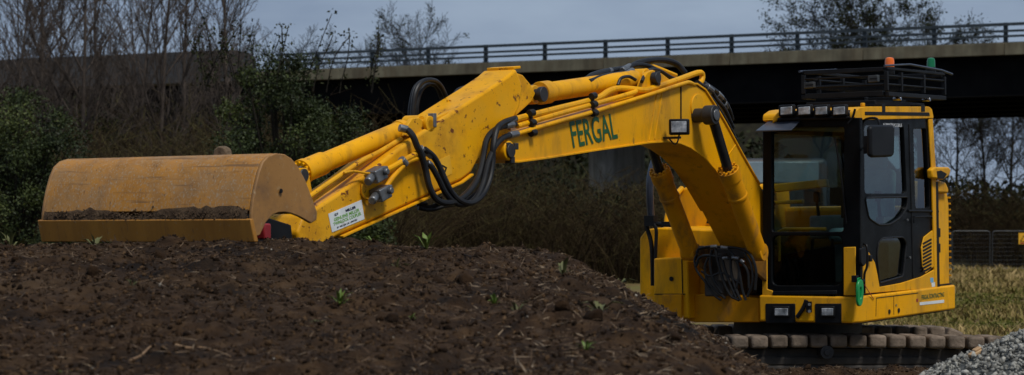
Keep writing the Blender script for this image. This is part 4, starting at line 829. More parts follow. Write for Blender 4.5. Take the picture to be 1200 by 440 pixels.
for q, r_ in (([(484, 150, -.2), (484, 128, -.2), (487, 108, -.2), (494, 97, -.2), (505, 94, -.2), (515, 99, -.2), (523, 115, -.2), (528, 135, -.18)], .019), ([(489, 150, -.26), (488, 130, -.26), (491, 112, -.26), (498, 101, -.26), (508, 99, -.26), (516, 108, -.26), (521, 122, -.25), (524, 140, -.2)], .018), ([(530, 135, -.24), (531, 118, -.26), (535, 108, -.26), (544, 103.5, -.26), (556, 103, -.26), (570, 106, -.24), (590, 112, -.2)], .019), ([(480, 150, -.3), (481, 126, -.3), (486, 104, -.3), (496, 95.5, -.3), (507, 97, -.3), (513, 105, -.28), (519, 120, -.26), (525, 138, -.24)], .017), ([(534, 130, -.3), (537, 116, -.3), (545, 109, -.3), (556, 107.5, -.3), (575, 112, -.26)], .018), ([(622, 103, -.16), (634, 100, -.2), (644, 101, -.22), (652, 106, -.2)], .022)):
    part(MB().tube(spline(TP(q), 7), r_, 10), 'hose', 'rubber', arm, 0)
nt_ = [(5.846,-0.05,2.836),(5.848,-0.05,2.785)]; part(MB().box(nt_[0], (.06, .02, .09)), 'lifting_tab', 'worn', arm, .004)

# ---- bucket
bp_ = [(9.3,1.944),(9.324,2.04),(9.319,2.1),(9.305,2.165),(9.28,2.246),(9.247,2.326),(9.21,2.387),(9.157,2.422),(9.085,2.438),(9.005,2.433),(8.941,2.408),(8.877,2.357),(8.813,2.279),(8.749,2.169),(8.701,2.08),(8.707,2.033),(8.762,2.013)]
inner = [(8.877,2.057),(8.95,2.076),(9.014,2.085),(9.071,2.084),(9.127,2.072),(9.192,2.027),(9.249,1.953)]
VL = -.77
shell = MB().strip(bp_[2:15], .022, VL, .9)
bk = part(shell, 'bucket', 'bucket', bevel=.003)
for c_ in (.914, VL-.014): part(MB().prism(bp_+inner, c_-.0115, c_+.0115), 'side_plate', 'plate', bk, .006)
lip = bp_[:3]; l0, l1 = Vector(lip[0]), Vector(lip[2])
part(MB().prism([tuple(l0+Vector((.005, -.03))), tuple(l1+Vector((.018, -.050))), tuple(l1+Vector((-.01, -.045))), tuple(l0+Vector((-.035, -.03)))], VL-.045, .927), 'cutting_edge', 'edge', bk, .006)
rngm = np.random.default_rng(91); n = 900; vv_ = rngm.uniform(VL+.01, .89, n); hgt_ = np.abs(rngm.normal(0, .022, n)); q = np.stack([l1.x+.004+rngm.normal(0, .005, n), vv_, l1.y-.048+hgt_], 1)
mv, mf, own = scatter(pv, pf, q, rngm.uniform(.004, .011, (n, 1))*np.array([[1, 1.5, .8]]), rngm); mo = np_mesh('caked_mud', mv, mf, M['mud'], bk); mo['kind'] = 'stuff'
# smear of mud on the shell above the ledge
cols, rows = 150, 8; smv = []; smf = []
for i in range(cols+1):
    v = VL+.005+(.89-VL)*i/cols; top_ = .030+.045*(0.5+float(fbm(np.array([v]), np.array([0.]), 61, [(.5, .55), (.15, .35), (.05, .25)])[0]))
    for j in range(rows+1):
        f = j/rows; z = l1.y-.05+f*max(top_, .012); bulge = .010*(1-f**1.2)
        ue = np.interp(z, [p[1] for p in bp_[2:8]], [p[0] for p in bp_[2:8]]); smv.append((float(ue)+.003+bulge*(1+.8*float(fbm(np.array([v*3]), np.array([f]), 62, [(.2, .5)])[0])), v, z))
for i in range(cols):
    for j in range(rows): a = i*(rows+1)+j; smf.append((a, a+rows+1, a+rows+2, a+1))
m_ = MB(); m_.add(smv, smf); part(m_, 'mud_smear', 'mud', bk, 0)
lt = [(8.95,0.391,2.45)][0]; ls = [(lt[1]+.055*math.cos(a)*(1 if a < 3.2 else 1), lt[2]+.045*math.sin(a)) for a in np.linspace(-.1, math.pi+.1, 12)]
zt_ = max(p[1] for p in bp_)
part(MB().prism([(lt[1]+.065, zt_-.03)]+ls+[(lt[1]-.065, zt_-.03)], 8.92, 8.98, 'u'), 'lifting_lug', 'mudpale', bk, .012)
part(MB().prism([(8.62, 2.0), (8.7, 2.28), (8.84, 2.33), (8.9, 2.2), (8.8, 2.02)], .12, .15).prism([(8.62, 2.0), (8.7, 2.28), (8.84, 2.33), (8.9, 2.2), (8.8, 2.02)], -.15, -.12), 'hinge_ear', 'bucket', bk, .006)
hole = [(9.06,2.213)][0]; part(MB().cyl(P3(hole, .934), P3(hole, .938), .014, n=14), 'drain_hole', 'black', bk, 0)

# ---- cab
U = 1.19; V_ = 1.13
cab = MB()
def tub(pts): return TU(1.19, pts)
cabframe = empty('cab', parent=ex) if False else None
fo = [(0.212,1.196),(0.232,2.723),(0.333,2.806),(1.204,2.803),(1.186,1.21)]
fh1 = rounded([(0.316,1.779),(0.328,2.736),(1.046,2.724),(1.026,1.778)], .03); fh2 = rounded([(0.309,1.284),(0.315,1.744),(1.018,1.743),(1.004,1.292)], .07)
cabo = link('cab', holed(fo, [fh1, fh2], 1.13, 1.19, 'u'), M['gloss'], ex, bevel=.008)
part(MB().prism(fh1, 1.155, 1.163, 'u'), 'windscreen', 'glass', cabo, 0, smooth=False); part(MB().prism(fh2, 1.155, 1.163, 'u'), 'lower_windscreen', 'glassdark', cabo, 0, smooth=False)
# right wall, rear wall, floor, with glazing
zr = 2.80; zf = 1.22; vr = .215
rw = holed([(-.68, zf), (1.128, zf), (1.128, zr), (-.68, zr)], [rounded([(-.58, 1.62), (1.03, 1.55), (1.03, 2.68), (-.58, 2.68)], .06)], vr-.0, vr+.05); link('right_wall', rw, M['gloss'], cabo, bevel=.006)
part(MB().prism([(-.59, 1.61), (1.04, 1.54), (1.04, 2.69), (-.59, 2.69)], vr+.022, vr+.028), 'side_window', 'glass', cabo, 0, smooth=False)
bw = holed([(vr+.051, zf), (1.06, zf), (1.06, zr), (vr+.051, zr)], [rounded([(vr+.12, 1.9), (1.0, 1.9), (1.0, 2.68), (vr+.12, 2.68)], .06)], -.68, -.62, 'u'); link('rear_wall', bw, M['gloss'], cabo, bevel=.006)
part(MB().prism([(vr+.12, 1.9), (1.0, 1.9), (1.0, 2.68), (vr+.12, 2.68)], -.655, -.648, 'u'), 'rear_window', 'glass', cabo, 0, smooth=False)
part(MB().b2((-.61, .27, 1.225), (1.125, 1.05, 1.26)), 'cab_floor', 'black', cabo)
# left side: black skin with openings
so = [(1.025,1.217),(1.059,2.801),(-0.64,2.835),(-0.706,1.183)]
h1 = rounded([(0.935,2.121),(0.928,2.741),(0.017,2.757),(-0.039,2.112)], .05); h2 = rounded([(0.936,2.082),(-0.059,2.079),(-0.025,1.967),(0.142,1.881),(0.366,1.829),(0.623,1.827),(0.854,1.894)], .05)
h3 = rounded([(0.637,1.292),(0.68,1.546),(0.647,1.67),(0.548,1.707),(0.065,1.702),(-0.016,1.644),(0.074,1.332)], .04); h4 = rounded([(-0.254,1.971),(-0.222,2.729),(-0.541,2.734),(-0.607,1.966)], .03)
side = link('side_frame', holed(so, [h1, h2, h3, h4], 1.07, 1.13), M['gloss'], ex, bevel=.006)
for h, nm, g_ in ((h1, 'door_window', 'sideglass'), (h2, 'door_lower_window', 'sideglass'), (h3, 'door_foot_window', 'sideglass'), (h4, 'quarter_window', 'sideglass')):
    part(MB().prism(h, 1.10, 1.106), nm, g_, side, 0, smooth=False)
for h in (h2, h3):
    part(MB().tube([P3(p, 1.131) for p in h]+[P3(h[0], 1.131)], .009, 6, False), 'window_seal', 'rubber', side, 0)
sp1 = [(1.138,1.634),(1.025,1.635),(0.893,1.584),(0.761,1.486),(0.705,1.374),(0.66,1.257),(0.158,1.271),(-0.341,1.31),(-0.655,1.364),(-0.742,1.365),(-0.749,1.185),(1.149,1.215)]
part(MB().prism(sp1, 1.1315, 1.148), 'lower_side_panel', 'paint', side, .005)
vp = [(-0.359,1.585),(-0.426,1.689),(-0.632,1.746),(-0.669,1.745),(-0.688,1.4),(-0.459,1.339),(-0.386,1.403)]
part(MB().prism(vp, 1.1315, 1.143), 'vent_panel', 'paint', side, .004)
for k in range(9):
    y_ = 281+k*4.1; sl = TV(1.146, [(1081.5, y_+4), (1091.5, y_-1.5), (1092, y_+.6), (1082, y_+6.1)]); part(MB().prism(sl, 1.142, 1.146), 'vent_slot', 'black', side, 0, smooth=False)
pil = [(-0.56,2.825),(-0.662,2.835),(-0.732,2.33),(-0.771,1.163),(-0.673,1.168),(-0.627,2.33)]
part(MB().prism(pil, 1.1315, 1.15), 'rear_pillar', 'paint', side, .006)
dl = [(0.958,2.779),(0.988,1.633),(-0.105,2.767),(-0.147,1.973),(-0.171,1.306)]
part(MB().tube([P3(dl[2], 1.131), P3(dl[3], 1.131), P3(dl[4], 1.131)], .007, 6), 'door_seam', 'rubber', side, 0)
part(MB().tube([P3(p, 1.133) for p in [(-0.058,1.946),(-0.806,1.93)]], .014, 8), 'door_rail', 'black', side, 0)
part(MB().tube(spline([P3(p, 1.15) for p in [(-0.16,1.826),(-0.172,1.875),(-0.224,1.886),(-0.566,1.884),(-0.609,1.867)]], 4), .008, 6), 'grab_handle', 'black', side, 0)
hd = [(-0.018,1.14,1.862),(-0.071,1.14,1.504),(-0.039,1.14,1.473)]; part(MB().cyl(hd[0], (hd[0][0], 1.15, hd[0][2]), .012, n=10), 'door_lock', 'fit', side, 0); part(MB().cyl(hd[1], (hd[1][0], 1.15, hd[1][2]), .013, n=10), 'door_lock', 'fit', side, 0)
# interior
seat = MB().box((-.05, .66, 1.72), (.5, .5, .14)).box((-.30, .66, 2.06), (.14, .46, .58), (0, R(-8), 0)).box((-.36, .66, 2.42), (.10, .28, .18), (0, R(-8), 0)); so_ = part(seat, 'operator_seat', 'seat', cabo, .05, seg=3)
part(MB().box((0, .32, 1.80), (.55, .12, .22)).box((0, .98, 1.80), (.5, .10, .2)).box((-.05, .66, 1.45), (.4, .4, .38)), 'console', 'trim', cabo, .02)
for v in (.34, .97): part(MB().tube([(.22, v, 1.88), (.26, v, 2.05)], [.02, .014], 8).box((.265, v, 2.09), (.05, .05, .1)), 'control_lever', 'black', cabo, .004)
for v in (.52, .72): part(MB().tube([(.85, v, 1.26), (.75, v, 1.7)], .014, 6), 'travel_lever', 'black', cabo, 0)
part(MB().box((1.02, .95, 2.05), (.04, .03, .3)).box((1.02, .93, 2.1), (.05, .2, .16)), 'monitor', 'black', cabo, .01)
part(MB().tube([(.95, .27, 1.5), (.95, .27, 1.78), (.95, .34, 1.8), (.95, .75, 1.8)], .016, 8), 'inner_rail', 'warn', cabo, 0)
hv = MB().prism([(-0.494,2.134),(-0.492,2.22),(0.088,2.263),(0.105,2.187)], -.56, -.5, 'u').prism([(-0.495,2.014),(-0.495,2.048),(-0.174,2.062),(-0.175,2.02)], -.56, -.5, 'u'); part(hv, 'parcel_shelf', 'warn', cabo, .01)
part(MB().b2((-.612, .28, 1.27), (-.59, 1.04, 1.89)).b2((-.6, .28, 2.72), (1.1, 1.04, 2.74)), 'added_pale_trim', 'trim', cabo, .01)  # pale rear panel and headliner, added to brighten the inside of the cab
# wipers, wiper tray, mirror stay dots
wt = [(0.326,1.198),(0.327,1.233),(0.966,1.25),(0.966,1.211)]; part(MB().prism(wt, 1.191, 1.215, 'u'), 'wiper_tray', 'black', cabo, .006)
wp_ = [(1.2,0.948,1.809),(1.2,0.763,1.856),(1.2,0.548,2.34)]; part(MB().tube([(1.205,1.067,1.855),(1.205,1.015,2.332),(1.205,0.96,2.626)], .008, 6), 'wiper', 'black', cabo, 0)
fy = [(1.03,1.204),(1.035,1.639),(1.152,1.644),(1.147,1.206)]; part(MB().prism(fy, 1.1915, 1.205, 'u'), 'front_corner_panel', 'paint', cabo, .006)
fy = [(0.215,1.188),(0.22,1.614),(0.273,1.614),(0.268,1.252),(0.324,1.237),(0.324,1.19)]; part(MB().prism(fy, 1.1915, 1.205, 'u'), 'front_corner_panel', 'paint', cabo, .006)
# skirt under the cab
skf = [(27.624,18.019)] if False else None
sk_pl = [(1.22, .19), (1.22, 1.02), (1.19, 1.11), (1.10, 1.165), (-1.16, 1.165), (-1.22, 1.12), (-1.22, .9), (.9, .9), (.9, .19)]
skirt = part(MB().prism(sk_pl, .955, 1.195, 'z'), 'skirt', 'paint', bevel=.018, seg=3)
part(MB().prism([(1.18, .92), (1.18, 1.02), (1.1, 1.12), (-1.16, 1.13), (-1.16, .92)], 1.197, 1.212, 'z'), 'skirt_seam', 'black', skirt, 0)
for xa, xb, lx0, lx1 in ((897, 932, 906, 925), (955, 986, 961, 978)):
    q = TU(1.223, [(xa, 379), (xa, 356), (xb, 356), (xb, 379)]); part(MB().prism(q, 1.19, 1.226, 'u'), 'lamp_recess', 'black', skirt, .006)
    q = TU(1.25, [(lx0, 372), (lx0, 359), (lx1, 359), (lx1, 372)]); lm = part(MB().prism(q, 1.226, 1.262, 'u'), 'front_lamp', 'black', skirt, .008)
    q = TU(1.265, [(lx0+1.8, 370), (lx0+1.8, 361.5), (lx1-1.8, 361.5), (lx1-1.8, 370)]); part(MB().prism(q, 1.258, 1.268, 'u'), 'front_lamp_lens', 'lens', skirt, .004)
q = [(1.235,0.677,1.158),(1.235,0.642,1.08),(1.235,0.582,1.001)]; part(MB().tube(spline(q, 4), .02, 8).box([(1.24,0.705,1.097)][0], (.02, .05, .10)), 'door_hook', 'black', skirt, 0)
part(MB().cyl([(1.245,0.711,1.12)][0], [(1.257,0.717,1.121)][0], .014, n=10).cyl([(1.245,0.711,1.058)][0], [(1.257,0.716,1.059)][0], .014, n=10), 'hook_bolt', 'fit', skirt, 0)
decal('FERGAL CONTRACTING', 'lettering', 'greentext', [(-0.289,1.092),(-0.865,1.093),(-0.29,1.137)], 1.167, skirt, .02)
q = [(-0.243,1.042),(-0.861,1.034),(-0.862,1.063),(-0.244,1.07)]; part(MB().prism(q, 1.1655, 1.1675), 'pale_strip', 'sticker', skirt, 0, smooth=False)
q = [(-0.16,1.079),(-0.202,1.077),(-0.202,1.105),(-0.16,1.107)]; part(MB().prism(q, 1.1655, 1.1675), 'red_mark', 'red', skirt, 0, smooth=False)
for a in ([(1027, 349.5), (1026.5, 371)], [(1047.5, 347), (1047.5, 369)], [(1027, 349.5), (1047.5, 347)], [(1047.5, 347), (1076, 343.5)]): q = TV(1.167, a); part(MB().tube([P3(q[0], 1.1655), P3(q[1], 1.1655)], .004, 5), 'panel_gap', 'black', skirt, 0)
for a in ((1042, 365.5), (1053, 364)): q = TP([(*a, 1.166)])[0]; part(MB().cyl(q, (q[0], 1.172, q[2]), .022, n=14), 'panel_latch', 'black', skirt, 0)
q = [(0.33,1.166,1.072)][0]; part(MB().cyl(q, (q[0], 1.172, q[2]), .01, n=10), 'panel_lock', 'fit', skirt, 0)
q = [(-0.554,1.29),(-0.63,1.29),(-0.64,1.244),(-0.564,1.244)]; part(MB().prism(q, 1.1482, 1.1495), 'blue_sticker', 'bluesticker', side, 0, smooth=False)
q = [(-0.585,1.241),(-0.675,1.243),(-0.682,1.201),(-0.595,1.2)]; part(MB().prism(q, 1.1482, 1.1495), 'white_sticker', 'sticker', side, 0, smooth=False)
# roof
rf = rounded([(1.116,2.784),(1.209,2.805),(1.189,2.859),(1.075,2.897),(0.942,2.91),(-0.557,2.947),(-0.632,2.926),(-0.673,2.835)], .02)
roof = part(MB().prism([(min(p[0], 1.2), p[1]) for p in rf], .24, 1.155), 'roof', 'paint', bevel=.03, seg=3)
q = [(0.975,2.832),(0.974,2.863),(-0.546,2.89),(-0.567,2.857)]; part(MB().prism(q, 1.150, 1.160), 'roof_rail', 'black', roof, .004)
q = [(0.585,2.87),(0.583,2.945),(0.505,2.947),(0.507,2.872)]; part(MB().prism(q, .9, 1.158), 'roof_strap', 'black', roof, .004)
q = [(-0.351,2.891),(-0.353,2.957),(-0.449,2.959),(-0.447,2.893)]; part(MB().prism(q, .9, 1.158), 'roof_strap', 'black', roof, .004)
q = [(0.893,1.1,2.914),(0.892,1.1,2.945)]; part(MB().cyl(q[0], q[1], .022, n=10), 'lifting_eye', 'paint', roof, .004)
fr_ = [(0.347,2.79),(0.365,2.844),(0.408,2.878),(0.46,2.888),(1.094,2.876),(1.143,2.79)]; part(MB().prism(fr_, 1.0, 1.2, 'u'), 'front_cowl', 'black', roof, .012)
q = [(0.344,2.766),(0.362,2.836),(0.405,2.874),(0.431,2.881),(0.431,2.826),(0.387,2.796)]; part(MB().prism(q, 1.12, 1.23, 'u'), 'cowl_corner', 'paint', roof, .012)
q = [(1.19,0.316,2.795),(1.19,1.022,2.778)]; q2 = [(1.4,0.297,2.714),(1.4,0.631,2.709)]
vz = MB(); q2 = [(1.42,0.264,2.703)][0]; va, vb2 = q[0][1]-.03, q[0][1]+.30
vz.add([(1.19, va, q[0][2]), (1.19, vb2, q[0][2]), (1.38, vb2-.0, q[0][2]-.085), (1.38, va-.03, q[0][2]-.085), (1.19, va, q[0][2]-.012), (1.19, vb2, q[0][2]-.012), (1.38, vb2-.0, q[0][2]-.097), (1.38, va-.03, q[0][2]-.097)], [(0, 1, 2, 3), (7, 6, 5, 4), (0, 4, 5, 1), (1, 5, 6, 2), (2, 6, 7, 3), (3, 7, 4, 0)]); part(vz, 'visor', 'visor', roof, .003)
lbz = [(1.22,0.408,2.811),(1.22,1.119,2.805)]; part(MB().tube(lbz, .016, 8), 'lamp_bar', 'black', roof, 0)
for xa in (912.5, 933.5, 953.5, 974.5):
    q = TU(1.26, [(xa, 137), (xa, 123.5), (xa+17, 122.5), (xa+17, 136)]); part(MB().prism(q, 1.20, 1.27, 'u'), 'roof_lamp', 'black', roof, .012)
    q = TU(1.275, [(xa+2, 135), (xa+2, 126), (xa+15.5, 125), (xa+15.5, 134)]); part(MB().prism(q, 1.266, 1.278, 'u'), 'roof_lamp_lens', 'lens', roof, .005)
decal('KOMATSU', 'lettering', 'whitetext', [(0.504,2.749),(0.255,2.753),(0.504,2.768)], 1.1322, side, .03)
decal('PC138US', 'lettering', 'whitetext', [(0.265,2.737),(0.062,2.74),(0.264,2.769)], 1.1322, side, .02)
# roof guard: black rack above the roof
rk = MB(); za, zb_ = 3.02, 3.30; ua, ub, va, vb2 = -.98, .44, .30, 1.14
for v in (va, vb2): rk.b2((ua, v-.025, za), (ub, v+.025, za+.04)); rk.b2((ua, v-.014, zb_-.035), (ub, v+.014, zb_-.01))
for u_ in (ua, ub): rk.b2((u_-.025, va+.026, za), (u_+.025, vb2-.026, za+.05)); rk.b2((u_-.02, va+.021, zb_-.05), (u_+.02, vb2-.021, zb_-.01))
for u_ in (ua, -.45, .1, ub):
    for v in (va, vb2): rk.b2((u_-.018, v-.018, za+.051), (u_+.018, v+.018, zb_-.051))
rack = part(rk, 'roof_guard', 'black', bevel=.004)
for k in range(6):
    u_ = ua+.15+k*.25; part(MB().b2((u_-.022, va+.03, za+.1), (u_+.022, vb2-.03, za+.125)), 'guard_slat', 'black', rack, .003)
for z in (.11, .19):
    for v in (va-.005, vb2+.005): part(MB().tube([(ua, v, za+z), (ub, v, za+z)], .010, 6), 'guard_bar', 'black', rack, 0)
    part(MB().tube([(ub+.005, va, za+z), (ub+.005, vb2, za+z)], .010, 6), 'guard_bar', 'black', rack, 0)
part(MB().tube([(ub+.05, va-.02, zb_-.02), (-.35, va-.02, zb_+.03)], .012, 6).tube([(ub+.04, vb2, zb_-.0), (-.1, vb2+.01, zb_+.035), (-.9, vb2+.01, zb_+.01), (-1.15, vb2+.02, zb_-.02)], .011, 6), 'guard_tube', 'bluerail', rack, 0)
part(MB().b2((-.7, .35, 2.935), (.5, 1.05, 2.985)).b2((-.6, .4, 2.9), (-.5, .9, 3.02)).b2((.3, .4, 2.9), (.4, .9, 3.02)), 'guard_mount', 'black', rack, .006)
for x_, y_ in ((1055, 116), (1089, 117)): q = TP([(x_, y_, 1.17)])[0]; part(MB().cyl((q[0], 1.10, q[2]), (q[0], 1.18, q[2]), .018, n=10), 'guard_bolt', 'chrome', rack, .003)
for (x0, y0, x1, y1) in ((943, 96, 954, 104), (1018, 88, 1029, 97)):
    q = TU(.68, [(x0, y1), (x0, y0+1), (x1, y0), (x1, y1-1)]); part(MB().prism(q, .645, .70, 'u'), 'number_plate', 'galv', rack, .004)
    for yy_ in ((y0+y1)/2,): qq = TU(.702, [(x0+1, yy_+1), (x0+1, yy_-.6), (x1-1, yy_-1.2), (x1-1, yy_+.4)]); part(MB().prism(qq, .7005, .703, 'u'), 'plate_line', 'black', rack, 0, smooth=False)
for x_, m_, y0, y1, rr0 in ((1042.5, 'orange', 79, 67.5, .046), (1091, 'greenlens', 79.5, 68, .042)):
    q = TP([(x_, y0, .9 if m_ == 'orange' else 1.0), (x_, y1, .9 if m_ == 'orange' else 1.0)]); a, b = Vector(q[0]), Vector(q[1]); hh = (b-a).length
    bs = part(MB().cyl(a-Vector((0, 0, .07)), a, .05, n=20), 'beacon', 'black', rack, .003)
    part(MB().lathe(a, b, [(0, rr0), (hh*.7, rr0*.95), (hh*.92, rr0*.8), (hh, rr0*.4)]), 'orange_beacon_lens' if m_ == 'orange' else 'green_beacon_lens', m_, rack, .002)
# mirror at the door
q = rounded([(1.439,2.454),(1.442,2.709),(1.385,2.729),(0.966,2.736),(0.908,2.718),(0.925,2.472),(0.974,2.448),(1.393,2.439)], .03)
mir = part(MB().prism(q, 1.37, 1.42), 'door_mirror', 'black', bevel=.02, seg=3)
st_ = [(1.012,1.14,2.562),(1.008,1.14,2.716),(1.041,1.18,2.784),(1.145,1.3,2.798),(1.174,1.37,2.776),(1.185,1.39,2.691)]; part(MB().tube(spline(st_, 5), .011, 8), 'mirror_arm', 'black', mir, 0)
st_ = [(1.013,1.14,2.547),(1.151,1.25,2.512),(1.252,1.36,2.539)]; part(MB().tube(spline(st_, 4), .011, 8).box([(1.218,1.28,2.557)][0], (.05, .05, .16)), 'mirror_arm', 'black', mir, 0)
q = [(0.963,1.3,2.451),(0.965,1.3,2.389),(0.739,1.2,2.134)]; 
# grab rail at the cab corner and small lower mirror
gr = [(1.043,1.16,1.666),(1.06,1.2,1.636),(1.064,1.2,1.466),(1.077,1.18,1.39),(1.059,1.17,1.219)]; part(MB().tube(spline(gr, 4), .011, 8), 'entry_rail', 'black', bevel=0)
q = rounded([(1.228,1.633),(1.124,1.638),(1.097,1.599),(1.109,1.491),(1.166,1.463),(1.222,1.495)], .02); part(MB().prism(q, 1.19, 1.215), 'lower_mirror', 'black', bevel=.008)
part(MB().box([(0.923,1.16,1.531)][0], (.05, .05, .06)), 'door_catch', 'black', bevel=.008)
q = [(1.239,1.16,1.358),(1.229,1.18,1.327),(1.098,1.18,1.336)]; part(MB().tube(q, .018, 8).box(q[0], (.05, .05, .06)), 'rail_bracket', 'black', bevel=.004)
q = [(0.801,1.0,2.888),(1.048,1.05,2.78),(1.024,0.98,2.752)]; part(MB().tube(spline([(1.23,1.174,2.88),(1.23,1.148,2.804),(1.23,1.106,2.752)], 4), .012, 6), 'lamp_cable', 'black', bevel=0)
# body behind the cab (image right)
rc = [(-0.902,1.157),(-0.844,1.913),(-0.882,2.113),(-0.919,2.23),(-1.03,2.229),(-1.14,2.144),(-1.193,1.992),(-1.193,1.16)]; part(MB().prism(rc, .72, 1.10), 'engine_side_cover', 'paint', bevel=.03, seg=3)
q = [(-0.73,1.166),(-0.718,2.222),(-0.779,2.221),(-0.796,1.163)]; part(MB().prism(q, 1.08, 1.152), 'cover_gap', 'black', bevel=.003)
for k in range(14): y_ = 232+k*7; q = TP([(1112.3+.08*k, y_, 1.09)])[0]; part(MB().box((q[0], 1.08, q[2]), (.005, .05, .018)), 'cover_rib', 'paint', bevel=.003)
q = [(-0.779,2.109),(-0.748,2.188),(-0.826,2.225),(-0.982,2.216),(-1.059,2.153),(-1.057,2.102)]; part(MB().prism(q, .98, 1.15), 'cover_cap', 'paint', bevel=.02)
q = [(-0.517,2.255),(-0.508,2.337),(-0.584,2.362),(-0.937,2.362),(-0.993,2.337),(-0.957,2.279),(-0.8,2.237)]; part(MB().prism(q, 1.14, 1.2), 'rear_mirror', 'paint', bevel=.015)
q = [(-0.639,2.25),(-0.619,2.321),(-0.729,2.329),(-0.883,2.295),(-0.793,2.246)]; part(MB().prism(q, 1.199, 1.203), 'mirror_black_plate', 'black', bevel=.002)  # thin black plate on the outer face of the rear mirror
for y_ in (273, 291): q = TP([(1098.5, y_, 1.13)])[0]; part(MB().box(q, (.05, .05, .09)), 'cover_hinge', 'black', bevel=.006)

# ---- green tag hanging from the entry rail
tg = MB(); gp = [(1.262,1.21,1.229)][0]
o_ = [(.055*math.cos(a)*(1 if math.sin(a) > 0 else 1)*1.0, .0) for a in (0,)]
pr = []
for a in np.linspace(0, 2*math.pi, 25)[:-1]: pr.append((gp[0]+.07*math.cos(a)*(.95 if math.sin(a) > 0 else .85)-.012*math.sin(a), gp[2]+(.125 if math.sin(a) > 0 else .115)*math.copysign(abs(math.sin(a))**.6, math.sin(a))))
hang = empty('hanging_tag', (2.8, 21.0, 0)); hang.rotation_euler = ex.rotation_euler
tag(hang, 'bright green plastic tag hanging from the rail at the cab corner', 'tag')
inn = [(gp[0]+(p[0]-gp[0])*.35, gp[2]+(p[1]-gp[2])*.45) for p in pr]
tb = link('tag_body', holed(pr, [inn], 1.20, 1.225), M['green'], hang, bevel=.006)
MB().prism(inn, 1.205, 1.213).build('tag_web', M['green'], hang); MB().tube(spline([(1.256,1.2,1.328),(1.251,1.19,1.358),(1.184,1.185,1.363)], 4), .006, 6).build('cord', M['green'], hang)
MB().tube(spline([(1.102,1.19,1.298),(0.986,1.18,1.231),(0.855,1.172,1.154)], 4), .004, 5).build('lanyard', M['red'], hang)

# ------------------------------------------------------------------ small things on the soil
def soil_at(x, Y): X = px(x, Y); return Vector((X, Y, float(mound_full(np.array([X]), np.array([Y]))[0])))
def find(x, y):                                  # where the line of sight through this pixel meets the mound
    Ys = np.linspace(5, 18, 2600); X = (x-600)*Ys/2520; Zr = 1.7+(278-y)*Ys/2520; k = np.nonzero(mound_full(X, Ys) > Zr)[0]
    i = k[0] if len(k) else int(np.argmin(np.abs(Ys-12.6))); return Vector((X[i], Ys[i], float(mound_full(X[i:i+1], Ys[i:i+1])[0])))
def weed(p, seed, size, n, m, label, flat=False):
    t = empty('weed', p); rd = random.Random(seed)
    for k in range(n):
        az = rd.uniform(0, 6.28); el = rd.uniform(.35, 1.3) if not flat else rd.uniform(.1, .6); ln = size*rd.uniform(.5, 1.1); d = Vector((math.cos(az)*math.cos(el), math.sin(az)*math.cos(el), math.sin(el))); s_ = Vector((-math.sin(az), math.cos(az), 0)); w_ = ln*rd.uniform(.13, .22)
        a = Vector((0, 0, -.01)); b = a+d*ln*.5+Vector((0, 0, ln*.10)); c = a+d*ln-Vector((0, 0, ln*.12)); up = Vector((0, 0, ln*.05))
        lf = MB(); lf.add([a-s_*w_*.15, a+s_*w_*.15, b+s_*w_*.5+up, b, b-s_*w_*.5+up, c], [(0, 1, 2, 3), (0, 3, 4), (3, 2, 5), (4, 3, 5)]); lf.build('leaf', M[m], t)
    tag(t, label, 'weed', 'weeds growing on the soil mound')
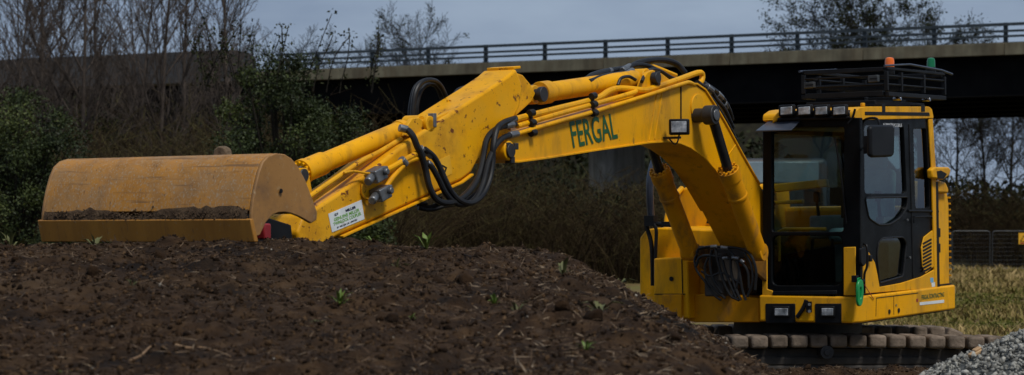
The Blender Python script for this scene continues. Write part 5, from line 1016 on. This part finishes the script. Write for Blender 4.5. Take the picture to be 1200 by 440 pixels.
weeds = [(500, 292, .10, 9, 'weed', 'bright green sprig near the crest of the mound below the hoses'), (398, 357, .07, 10, 'weed', 'green weed in the middle of the mound front'), (437, 281, .08, 8, 'weed', 'low green weed on the crest under the white sticker'),
         (580, 356, .06, 7, 'weed', 'small green sprig right of the middle of the mound'), (686, 410, .05, 9, 'weed', 'green weed near the bottom right of the mound'), (702, 364, .10, 6, 'weeddry', 'thin olive stalks on the right slope of the mound'), (482, 375, .04, 5, 'weed', 'tiny bright sprig right of the centre weed'),
         (112, 282, .10, 9, 'weeddry', 'olive tuft at the foot of the bucket lip'), (372, 378, .05, 6, 'weeddry', 'olive seedling left of and below the middle weed'), (605, 365, .07, 6, 'weeddry', 'dry olive weed right of the small sprig'), (12, 279, .12, 9, 'weeddry', 'olive tuft on the crest at the left edge'),
         (75, 436, .03, 5, 'weed', 'tiny yellow green sprout at the bottom left'), (155, 335, .05, 6, 'weeddry', 'olive sprig on the left of the mound'), (660, 322, .09, 7, 'weeddry', 'olive grass tuft where the mound crest drops to the right'), (725, 322, .09, 7, 'weeddry', 'olive tuft on the crest nearest the yellow tank box'), (465, 313, .06, 7, 'weeddry', 'olive sprig below the bright crest sprig')]
for i, (x, y, s_, n, m_, lab) in enumerate(weeds): weed(find(x, y), i, s_*1.35, n+3, m_, lab, i % 3 == 2)
def root(pts, r, label):
    q = [find(x, y)+Vector((0, 0, r*.5)) for x, y in pts]; q = spline(q, 5); mb = MB().tube(q, [r*(1-.6*i/len(q)) for i in range(len(q))], 7); o = mb.build('root', M['root']); tag(o, label, 'root', 'roots lying on the soil')
root([(206, 406), (220, 409), (236, 409), (252, 412), (270, 419)], .007, 'longer pale root lying on the soil at the bottom left'); root([(152, 424), (165, 418), (176, 408), (182, 406)], .006, 'short bent root left of the longer pale root')
def twig(pts, r, label):
    q = [find(x, y)+Vector((0, 0, .01)) for x, y in pts]; o = MB().tube(spline(q, 3), r, 5).build('twig', M['fibre']); tag(o, label, 'twig', 'twigs on the soil mound')
twig([(536, 296), (545, 301), (553, 304)], .004, 'pale straw lying right of the bright crest sprig'); twig([(512, 296), (530, 291)], .004, 'thin pale straw beside the bright crest sprig')
wd = find(1146, 404) if False else None
bx_ = Vector((px(1141, 12.9), 12.85, float(heap_h(np.array([px(1141, 12.9)]), np.array([12.85]))[0])+.02)); o = MB().box((0, 0, 0), (.085, .05, .022)).box((.02, .006, .016), (.05, .04, .014)).build('wood_offcut', mat('pale_wood', [(.36, .21, .10), (.5, .33, .17)], 12, .8, bump=.2), bevel=.006); o.location = bx_; o.rotation_euler = (.1, -.45, .3)
tag(o, 'pale wood offcut lying on the edge of the gravel heap beside the track', 'wood')
print('objects', len(bpy.data.objects), 'tris', sum(len(m.loops)-2*len(m.polygons) for m in bpy.data.meshes))
